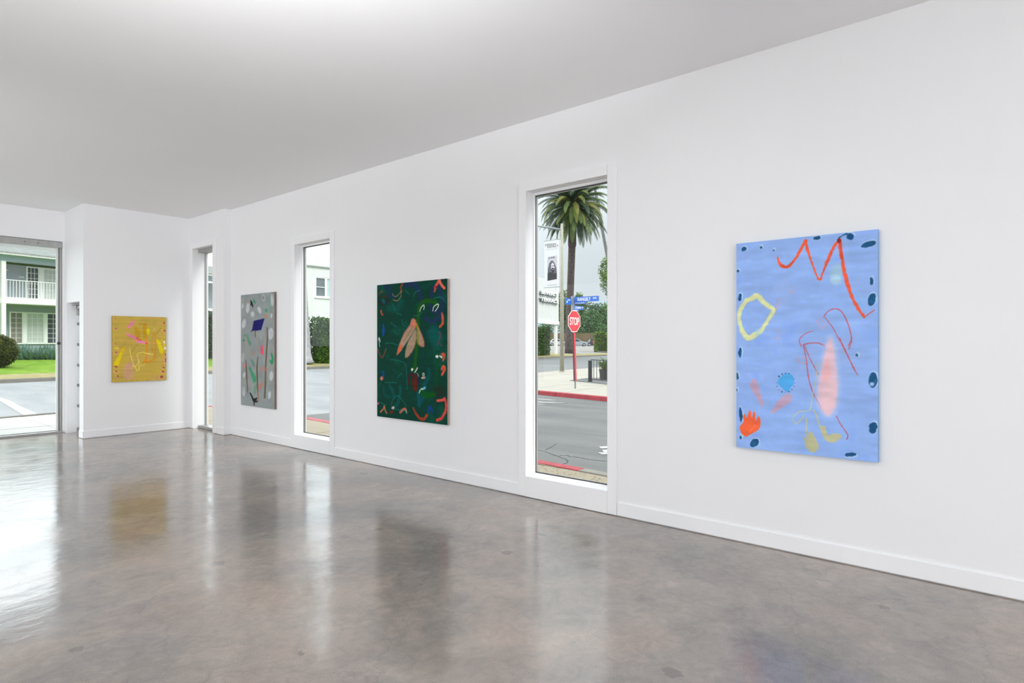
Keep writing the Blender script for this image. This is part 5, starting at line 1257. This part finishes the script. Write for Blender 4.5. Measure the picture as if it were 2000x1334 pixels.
def palm_bark(name, c1, c2):
    m = mat(name, c1, .9, var=.3, scale=6, col2=c2, bump=1.0, bscale=10, spec=.1)
    n, l = m.node_tree.nodes, m.node_tree.links
    return m
pb, pd = ground_hit(1112, 690)
k_ = pd/FPX
def pp(px, py): return at(px, py, pd)
palm('palm_tree', pb, [pp(1112, 680), pp(1112, 662), pp(1112.5, 655), pp(1113, 600), pp(1115, 540), pp(1117, 484), pp(1117.5, 478), pp(1117.5, 470), pp(1118.5, 440), pp(1120, 402)], [9.6*k_, 9.4*k_, 9*k_, 7.4*k_, 7*k_, 6.9*k_, 7*k_, 8.2*k_, 8.2*k_, 7.4*k_, 7.2*k_, 9*k_],
     'large feather palm with a full drooping crown behind the stop sign', 130, 4.7, M_frond, palm_bark('palm_bark_brown', (104, 92, 88), (66, 60, 58)), 4, leaf=.72, emin=-.75)
p2 = at(1219, 686, 84); 
palm('palm_tree', p2, [at(1203, 600, 84), at(1187, 505, 84), at(1172, 425, 84), at(1158, 345, 84), at(1150, 300, 84)], [.34, .28, .23, .2, .18, .2], 'thin leaning palm trunk rising behind the big palm crown', 46, 2.6, M_frond, palm_bark('palm_bark_grey', (140, 138, 136), (108, 106, 106)), 5, leaf=.5)
p3, d3 = ground_hit(592, 711); k3 = d3/FPX
palm('palm_tree', p3, [at(591, 704, d3), at(590.5, 690, d3), at(590, 655, d3), at(589, 620, d3), at(587.5, 530, d3), at(585, 400, d3), at(584, 250, d3)], [22*k3, 19*k3, 16*k3, 14.6*k3, 13.4*k3, 9.5*k3, 8*k3, 8*k3], 'smooth grey palm trunk flaring at its foot beside the tall hedge', 40, 2.8, M_frond, palm_bark('palm_bark_smooth', (176, 176, 180), (148, 148, 154)), 6, leaf=.5)

# ------------------------------------------------------------------ far trees, hill, wall
rt3 = np.array(RT)
def T(px, pyt, d, rpx, hpx, lab, m, seed, n=1500, L=.55):
    n = int(n*2.2)
    c = at(px, pyt+hpx, d); kk = d/FPX; b = Vector((c.x, c.y, .5))
    bl = [(tuple(c), (rpx*kk, rpx*kk, hpx*kk))]
    rr = random.Random(seed)
    for _ in range(5):
        o = RT*rr.uniform(-.7, .7)*rpx*kk+UP*rr.uniform(-1.0, .35)*hpx*kk+FW*rr.uniform(-2, 1); bl.append((tuple(c+o), (rpx*kk*.55, rpx*kk*.55, hpx*kk*.55)))
    tree('leafy_tree', b, bl, n, L, L*.5, m, M_bark, .3, lab, 'trees beyond the parking lot', seed)
T(1101, 566, 152, 14, 34, 'leafy tree between the lamp pole and the big palm trunk', M_leaff2, 21)
T(1131, 570, 160, 13, 36, 'light green tree just right of the big palm trunk', M_leaff2, 22)
T(1148, 588, 172, 18, 34, 'mid green tree behind the blue street signs', M_leaff, 23, 2200)
T(1170, 592, 158, 18, 34, 'green tree behind the parked small red car', M_leaff, 24, 2200)
T(1192, 586, 170, 18, 36, 'green tree at the right of the parking lot', M_leaff2, 25, 1800)
T(1156, 604, 141, 22, 26, 'low dense tree above the brown wall', M_leaff, 26, 2400)
T(1188, 612, 151, 16, 22, 'low bushy tree beside the pale hedge', M_leaff, 27, 1600)
T(1122, 606, 149, 16, 26, 'low tree right behind the stop sign', M_leaff, 28, 1500)
T(1215, 590, 160, 18, 36, 'green tree hidden by the window edge', M_leaff, 29, 1200)
T(1072, 585, 170, 22, 36, 'green tree behind the hotel sign', M_leaff, 30, 1200)
b0 = at(1060, 676, 136); b1 = at(1260, 676, 136); uu = (b1-b0).normalized(); uu.z = 0
tag(MB().obox((b0.x, b0.y, 0), uu, UP.cross(uu), UP, (0, (b1-b0).length), (0, .5), (.3, 3.4)).build('boundary_wall', mat('brown_boundary_wall', (126, 104, 84), .9, var=.3, scale=.7, col2=(104, 96, 62))), 'low red brown wall at the back of the parking lot', 'wall')
hp = [(1020, 640), (1100, 606), (1150, 594), (1185, 586), (1240, 578), (1330, 584), (1450, 610), (1500, 640)]
HV = [tuple(at(a, b, 700)) for a, b in hp]+[tuple(Vector(at(a, b, 760)).xy)+(-2,) for a, b in reversed(hp)]+[]
hm = MB(); n_ = len(hp)
top = [Vector(at(a, b, 700)) for a, b in hp]; fr_ = [Vector((p.x, p.y, -1))-FW*90 for p in top]; bk = [Vector((p.x, p.y, -1))+FW*120 for p in top]
hm.v = [tuple(p) for p in top+fr_+bk]
for i in range(n_-1): hm.f += [[i, i+1, n_+i+1, n_+i], [i+1, i, 2*n_+i, 2*n_+i+1]]
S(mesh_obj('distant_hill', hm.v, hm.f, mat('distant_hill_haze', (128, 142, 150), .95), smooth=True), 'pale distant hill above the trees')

# near tree at the right edge of window one and the bush row
c = at(1212, 540, 44); kk = 44/FPX
tree('leafy_tree', (c.x, c.y, 0), [(tuple(c), (40*kk, 40*kk, 34*kk)), (tuple(at(1186, 528, 44)), (17*kk, 17*kk, 20*kk)), (tuple(at(1188, 556, 44)), (14*kk, 16*kk, 18*kk)), (tuple(at(1196, 508, 44)), (18*kk, 18*kk, 10*kk)), (tuple(at(1192, 574, 44)), (8*kk, 10*kk, 8*kk))], 3800, .16, .08, M_leafl, M_bark, .12, 'leafy tree crown at the right edge of the stop sign window', seed=12)
g_, d_ = ground_hit(1172, 688); kk = d_/FPX
leafy_box('hedge', (0, 0, 0), (60*kk, 1.6, 36*kk), RT, (g_.x-RT.x*6*kk, g_.y-RT.y*6*kk, g_.z), 6500, .28, .16, M_leafl, M_core, 'light green shaggy hedge at the right of the parking lot', 'hedge', seed=13)
kx = MB().obox((g_.x, g_.y, g_.z), RT, UP.cross(RT), UP, (-5*kk, 60*kk), (-.5, -.2), (0, .14)).build('parking_kerb', M_kgrey); S(kx, 'low kerb under the shaggy hedge')

# ------------------------------------------------------------------ cars in the lot
M_tyre = mat('tyre_rubber', (34, 34, 36), .8); M_rim = mat('alloy_rim', (186, 188, 190), .35, .5)
M_cglass = mat('car_glass', (70, 78, 84), .1)
def car(p, u, L, H, prof, cab, col, label, wheels, extra=None, face=1):
    """prof/cab = side outlines in units of L (x) and H (z); u points along the car"""
    r = empty('car', p, label, 'car', 'cars in the parking lot'); u = Vector(u).normalized(); v = UP.cross(u); W_ = 1.7
    P = lambda x, z, y=0: Vector(p)+u*(x*L)+v*y+UP*(z*H)
    m = mat('car_paint_%d_%d_%d' % col, col, .25, .1)
    MB().slab([tuple(P(x, z, -.0)) for x, z in prof], v*W_).build('body', m, r, bevel=.05)
    MB().slab([tuple(P(x, z, -.012)) for x, z in cab], v*(W_+.024)).build('side_windows', M_cglass, r)
    for x in wheels:
        for y in (-.02, W_-.18):
            c_ = P(x, .21, y); t = MB().tube(c_, c_+v*.2, .31, n=20).build('wheel', M_tyre, r)
            MB().tube(c_-v*.012 if y < 0 else c_+v*.2, (c_-v*.012 if y < 0 else c_+v*.2)+v*.012, .19, n=16).build('rim', M_rim, t)
    if extra: extra(r, P, v, W_)
    return r
def gl(px, py): p, d = ground_hit(px, py); return p
sedan = [(0, .2), (.02, .5), (.10, .62), (.22, .95), (.36, 1.0), (.52, .97), (.70, .66), (.86, .58), (.97, .46), (1, .3), (.99, .17), (.90, .14), (.1, .14)]
sedc = [(.16, .64), (.25, .90), (.37, .95), (.50, .92), (.65, .66)]
p = gl(1108, 676.5); 
car(p, RT, 4.15, 1.5, sedan, sedc, (168, 176, 184), 'silver hatchback parked behind the red sign post', (.18, .80), lambda r, P, v, W_: (MB().slab([tuple(P(.955, .38, -.01)), tuple(P(.995, .40, -.01)), tuple(P(.95, .47, -.01))], v*.3).build('headlight', M_rim, r), MB().slab([tuple(P(x, z, -.02)) for x, z in ((.99, .16), (1.005, .16), (1.005, .34), (.99, .34))], v*1.7).build('bumper', M_steel, r)))
p = gl(1146.5, 676)
small = [(0, .2), (.02, .5), (.10, .62), (.22, .97), (.4, 1.03), (.80, 1.0), (.95, .8), (1, .3), (.97, .15), (.05, .15)]
smc = [(.2, .62), (.28, .92), (.42, .95), (.44, .62)]
car(p, RT, 2.75, 1.52, small, smc, (70, 70, 76), 'small two-tone compact car with a red rear beside the silver hatchback', (.2, .82), lambda r, P, v, W_: (MB().slab([tuple(P(x, z, -.02)) for x, z in ((.46, .35), (.43, .7), (.5, .96), (.85, .94), (.9, .5), (.85, .35))], v*.05).build('red_door', mat('red_car_paint', (222, 84, 70), .3), r), MB().slab([tuple(P(x, z, -.02)) for x, z in ((.02, .5), (.1, .64), (.22, .96), (.27, .9), (.2, .5))], v*.04).build('silver_cell', M_rim, r)))
p = gl(1072, 675.5)
car(p, RT, 3.9, 1.5, sedan, sedc, (208, 208, 206), 'white car half hidden between sign leg and lamp pole', (.18, .80))

# ------------------------------------------------------------------ hotel sign
SU = Vector((.967, .252, 0)).normalized(); sd = 66.
sp = at(1089, CY, sd); SNN = SU.cross(UP)
def sa(px): return (onplane(px, CY, sp, SNN)-sp).dot(SU)
def sz(px, py): return onplane(px, py, sp, SNN).z
sg = empty('hotel_sign', (sp.x, sp.y, zn(sp.x, sp.y)), 'tall white corrugated sign reading BEVERLY TERRACE above the clipped hedge', 'sign')
sl, sr_, sb, st = sa(985), sa(1092), sz(1080, 633), sz(1050, 541.5)
S0 = Vector((sp.x, sp.y, 0)); v_ = UP.cross(SU)
MB().obox(S0, SU, v_, UP, (sl, sr_), (.06, .5), (sb, st)).build('sign_panel', M_white, sg)
n_ = int((sr_-sl)/.28); ribm = None
for i in range(n_):
    a = sl+.06+i*.28
    if ribm is None: o = MB().obox(S0, SU, v_, UP, (a, a+.14), (.02, .06), (sb+.35, st-.05)).build('rib', M_white, sg); ribm = o.data; ra = a
    else: o = bpy.data.objects.new('rib', ribm); C.objects.link(o); attach(o, sg); o.location = SU*(a-ra)
MB().obox(S0, SU, v_, UP, (sl-.03, sr_+.03), (-.02, .56), (sb-.02, sb+.34)).build('sign_base_band', M_white, sg)
zg_ = zn(sp.x, sp.y)
MB().obox(S0, SU, v_, UP, (sa(1088), sa(1091.3)), (.15, .38), (zg_-.1, sb)).build('leg', M_white, sg)
MB().obox(S0, SU, v_, UP, (sa(998), sa(1001.3)), (.15, .38), (zg_-.1, sb)).build('leg', M_white, sg)
M_let = mat('sign_letter_white', (250, 250, 250), .4); M_lets = mat('sign_letter_shadow_grey', (120, 126, 126), .6)
for word, pxa, pxb, pya, hpx in (('BEVERLY', 1054.5, 1087.5, 573.5, 6.6), ('TERRACE', 1053.5, 1088.5, 587.0, 6.8)):
    cxp = (pxa+pxb)/2; a = sa(cxp); z = sz(cxp, pya); kk = sd/FPX
    pos = S0+SU*a+UP*z-v_*.06
    text('lettering', word, pos-v_*.14, SU, hpx*kk, (sa(pxb)-sa(pxa)), M_let, sg, .02, .02)
    text('letter_shadow', word, pos-SU*.11-UP*.10-v_*.02, SU, hpx*kk, (sa(pxb)-sa(pxa)), M_lets, sg, .07, .03)  # offset grey copy behind the letters stands in for their shadow

# ------------------------------------------------------------------ street lamp with banner
lb = onz(1097.5, 727, -.02); ld = (lb-EYEP).dot(FW); kk = ld/FPX
lp = empty('street_lamp', lb, 'cream street lamp pole with an arm, standing behind the stop sign', 'street lamp')
M_pole = mat('cream_painted_pole', (166, 161, 145), .6, var=.12, scale=3)
ztop = EYE+(CY-437)*kk
MB().tube(lb-UP*.03, lb+UP*(ztop+.02), 4.2*kk, 2.6*kk, n=18).build('pole', M_pole, lp, smooth=True)
MB().tube(lb, lb+UP*.06, .17, .15, n=16).build('base_flange', M_pole, lp)
h = Vector((lb.x, lb.y, EYE+(CY-449)*kk)); AR_ = Vector((0, 1, 0))
MB().path([h, h+AR_*1.0+UP*.26, h+AR_*2.1+UP*.50, h+AR_*3.0+UP*.58], [.055, .05, .045, .04], 10).build('arm', M_steel, lp, smooth=True)
e = h+AR_*3.0+UP*.58
MB().path([e-AR_*.05, e+AR_*.2, e+AR_*.5, e+AR_*.72], [.05, .11, .13, .05], 12).build('lamp_head', M_steel, lp, smooth=True)
for dz in (.0, .22, -.16): MB().tube(h+RT*.085+UP*dz-FW*.02, h+RT*.10+UP*dz-FW*.02, .02, n=8).build('bolt', M_alud, lp)
bn = empty('street_banner', (lb.x, lb.y+.12, EYE+(CY-560)*kk), 'white street banner reading DESIGN DISTRICT with a black and white portrait', 'banner')
bz1, bz0 = EYE+(CY-467)*kk, EYE+(CY-559)*kk; by0, by1 = lb.y+.16, lb.y+.16+.92
M_ban = mat('banner_vinyl', (222, 219, 220), .6)
bxx = lb.x
MB().box((bxx-.008, by0, bz0), (bxx+.008, by1, bz1)).build('vinyl', M_ban, bn)
for z in (bz0-.015, bz1+.015): MB().tube((bxx, lb.y+.05, z), (bxx, by1+.03, z), .018, n=8).build('banner_rod', M_steel, bn)
M_ink = mat('black_print', (40, 40, 42), .6); M_ink2 = mat('mauve_grey_print', (150, 146, 156), .6); M_skin = mat('pale_grey_print', (214, 208, 216), .6)
bu = Vector((0, -1, 0))
def bpt(f, g_, e=.010): return Vector((bxx-e, by1-(by1-by0)*f, bz1-(bz1-bz0)*g_))
Wb, Hb = by1-by0, bz1-bz0
text('lettering', 'DESIGN', bpt(.42, .085), bu, .10*1.0, Wb*.72, M_ink, bn, .001, .01)
text('lettering', 'DISTRICT', bpt(.58, .135), bu, .10*1.0, Wb*.74, M_ink, bn, .001, .01)
MB().box((bxx-.0095, by1-Wb*.88, bz1-Hb*.195), (bxx-.008, by1-Wb*.12, bz1-Hb*.19)).build('print_line', M_ink2, bn)
def bpoly(name, pts, m, e): MB().slab([tuple(bpt(f, g_, e)) for f, g_ in pts], (.0008, 0, 0)).build(name, m, bn)
bpoly('poster_ground', [(.2, .36), (.86, .33), (.86, .84), (.2, .87)], mat('poster_ground_grey', (196, 190, 200), .6), .0098)
text('lettering', 'JUNE', bpt(.50, .375, .0115), bu, .12, Wb*.42, M_ink, bn, .001, .01)
bpoly('printed_hair', [(.22, .86), (.24, .62), (.33, .49), (.46, .435), (.6, .44), (.72, .51), (.82, .62), (.84, .84)], mat('poster_hair_grey', (92, 88, 98), .6), .0112)
bpoly('printed_face', [(.46, .52), (.56, .475), (.66, .52), (.69, .60), (.62, .67), (.54, .66), (.47, .60)], M_skin, .0124)
bpoly('printed_beard', [(.50, .60), (.58, .585), (.67, .61), (.64, .69), (.56, .71), (.50, .67)], M_ink, .0136)
bpoly('printed_eyes', [(.50, .545), (.67, .54), (.67, .553), (.50, .558)], M_ink, .0136)
bpoly('printed_mouth', [(.56, .625), (.62, .625), (.62, .635), (.56, .635)], M_skin, .0146)
bpoly('printed_coat', [(.22, .86), (.23, .70), (.40, .68), (.56, .70), (.70, .72), (.84, .70), (.84, .84)], M_ink, .013)
MB().box((bxx-.0095, by1-Wb*.84, bz1-Hb*.965), (bxx-.008, by1-Wb*.2, bz1-Hb*.955)).build('print_line', M_ink2, bn)

# ------------------------------------------------------------------ stop sign with street name blades
fb = onz(1123.5, 759, -.02); fd = (fb-EYEP).dot(FW); kk = fd/FPX
ss = empty('stop_sign', fb, 'red octagonal STOP sign on a leaning post at the kerb corner', 'road sign')
M_red = mat('sign_red', (222, 52, 62), .4, var=.05, scale=4); M_sw = mat('sign_white', (246, 244, 242), .4); M_rb = mat('sign_red_backing', (232, 56, 66), .4); M_blu = mat('street_sign_blue', (30, 104, 202), .4, var=.1, scale=3)
def fz(py): return EYE+(CY-py)*kk
topx = at(1118.5, 580, fd)
lean = (topx-Vector((fb.x, fb.y, topx.z))); LT = lambda z: fb+lean*((z-fb.z)/(topx.z-fb.z))+UP*(z-fb.z)
MB().path([LT(-.06), LT(fz(744)), LT(fz(578))], [.028, .028, .024], 8).build('post', M_steel, ss)
zc = fz(627.5); oc = LT(zc)+Vector((0, -.035, 0)); Rr = 21*kk/math.cos(PI/8)*1.0
def octo(R_, y, d): return MB().slab([(oc.x+R_*math.cos(PI/8+i*PI/4), oc.y+y, oc.z+R_*math.sin(PI/8+i*PI/4)) for i in range(8)], (0, d, 0))
octo(Rr, -.004, .006).build('sign_border', M_sw, ss)
octo(Rr*.94, -.007, .004).build('sign_face', M_red, ss)
text('lettering', 'STOP', (oc.x, oc.y-.010, oc.z), (1, 0, 0), .25, .52, M_sw, ss, .002, .012)
a, b = LT(fz(744)), LT(fz(650))
MB().slab([(a.x-.035, a.y-.032, a.z), (a.x+.05, a.y-.032, a.z), (b.x+.05, b.y-.032, b.z), (b.x-.035, b.y-.032, b.z)], (0, .006, 0)).build('red_post_panel', M_red, ss)
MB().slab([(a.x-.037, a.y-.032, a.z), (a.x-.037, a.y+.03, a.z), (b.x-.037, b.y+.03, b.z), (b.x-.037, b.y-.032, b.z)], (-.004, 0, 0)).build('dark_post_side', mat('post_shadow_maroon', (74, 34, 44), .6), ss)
def blade(u, off0, off1, py0, py1, words, tab=None):
    """a blade sign fixed to the post, running along u from off0 to off1 (metres)"""
    z0, z1 = fz(py1), fz(py0); c_ = LT((z0+z1)/2); u = Vector(u); n = u.cross(UP)
    if n.dot(EYEP-c_) < 0: n = -n; 
    rt = u if u.cross(UP).dot(n) > 0 else -u
    q = MB().obox((c_.x, c_.y, 0), u, UP.cross(u), UP, (off0, off1), (-.008, .008), (z0, z1)).build('name_blade', M_blu, ss)
    for (t, f, wf, hf, g_) in words:
        pos = Vector((c_.x, c_.y, 0))+u*(off0+(off1-off0)*f)+UP*(z0+(z1-z0)*g_)+n*.010
        text('lettering', t, pos, rt, (z1-z0)*hf, abs(off1-off0)*wf, M_sw, ss, .001, .012)
blade((0, -1, 0), .05, .98, 580.5, 590.5, [('RANGELY', .42, .52, .62, .5), ('AVE', .84, .14, .34, .62)])
blade((0, -1, 0), .05, .50, 590.6, 594.6, [('WEST HOLLYWOOD', .48, .8, .5, .5)])
blade((1, 0, 0), .05, .62, 597, 603.6, [('DOHENY', .42, .6, .7, .5), ('DR', .86, .14, .4, .6)])
blade((1, 0, 0), .05, .34, 603.7, 607, [('BLVD', .45, .6, .5, .5)])
blade((-1, 0, 0), .08, .42, 583.5, 595.5, [('8', .75, .16, .34, .42), ('900', .42, .42, .2, .72)])
MB().obox((topx.x, topx.y, 0), Vector((1, 0, 0)), Vector((0, 1, 0)), UP, (-.05, .05), (-.03, .03), (fz(606), fz(579))).build('blade_bracket', M_steel, ss)

# ------------------------------------------------------------------ black railing and plant
rb = onz(1152.5, 746, -.02); rd = (rb-EYEP).dot(FW); kk = rd/FPX
RD = Vector((-.45, -.89, 0)).normalized(); v_ = UP.cross(RD)
M_blk = mat('black_iron', (38, 42, 46), .5)
rl = empty('black_railing', rb, 'black iron railing with a square end post on the corner sidewalk', 'railing')
zt = EYE-(704-CY)*kk
B0 = Vector((rb.x, rb.y, 0))
MB().obox(B0, RT, FW, UP, (-.068, .068), (-.06, .06), (-.02, zt)).build('end_post', M_blk, rl, bevel=.008)
MB().obox(B0, RT, FW, UP, (-.085, .085), (-.075, .075), (-.02, .02)).build('post_foot', M_blk, rl)
pxm = abs((RD).dot(RT))/kk
RLn = 3.6; trz, brz = EYE-(701.8-CY)*kk+.0, EYE-(740.5-CY)*kk
MB().obox(B0, RD, v_, UP, (.07, RLn), (-.015, .015), (trz-.03, trz)).build('top_rail', M_blk, rl)
MB().obox(B0, RD, v_, UP, (.07, RLn), (-.015, .015), (brz-.012, brz+.014)).build('bottom_rail', M_blk, rl)
bm_ = None; a = .26
while a < RLn:
    if bm_ is None: o = MB().obox(B0, RD, v_, UP, (a-.008, a+.008), (-.008, .008), (brz, trz-.02)).build('bar', M_blk, rl); bm_ = o.data; a00 = a
    else: o = bpy.data.objects.new('bar', bm_); C.objects.link(o); attach(o, rl); o.location = RD*(a-a00)
    a += 4.5/pxm
MB().obox(B0, RD, v_, UP, (RLn-.06, RLn+.06), (-.06, .06), (-.02, zt)).build('end_post', M_blk, rl, bevel=.008)
pc = at(1183, 727, rd+1.2); pc.z = -.02
pl = empty('leafy_plant', pc, 'strappy green plant in a dark pot behind the black railing', 'plant')
MB().tube(pc, pc+UP*.42, .2, .27, n=14).build('pot', mat('dark_pot', (58, 56, 54), .7), pl, smooth=False)
rr = random.Random(3); mb = MB()
for i in range(150):
    az = rr.uniform(0, 2*PI); el = rr.uniform(.5, 1.5); L = rr.uniform(.35, .75); s = Vector((-math.sin(az), math.cos(az), 0))*.012
    o_ = pc+UP*.40+Vector((math.cos(az), math.sin(az), 0))*rr.uniform(0, .16); d_ = Vector((math.cos(az)*math.cos(el), math.sin(az)*math.cos(el), math.sin(el)))
    m1 = o_+d_*L*.55; m2 = o_+d_*L+Vector((math.cos(az), math.sin(az), -1.2))*L*.18; k = len(mb.v)
    mb.v += [tuple(o_-s), tuple(o_+s), tuple(m1+s*1.6), tuple(m1-s*1.6), tuple(m2)]; mb.f += [[k, k+1, k+2, k+3], [k+3, k+2, k+4]]
mb.build('blades', M_leafl, pl, kind='stuff')
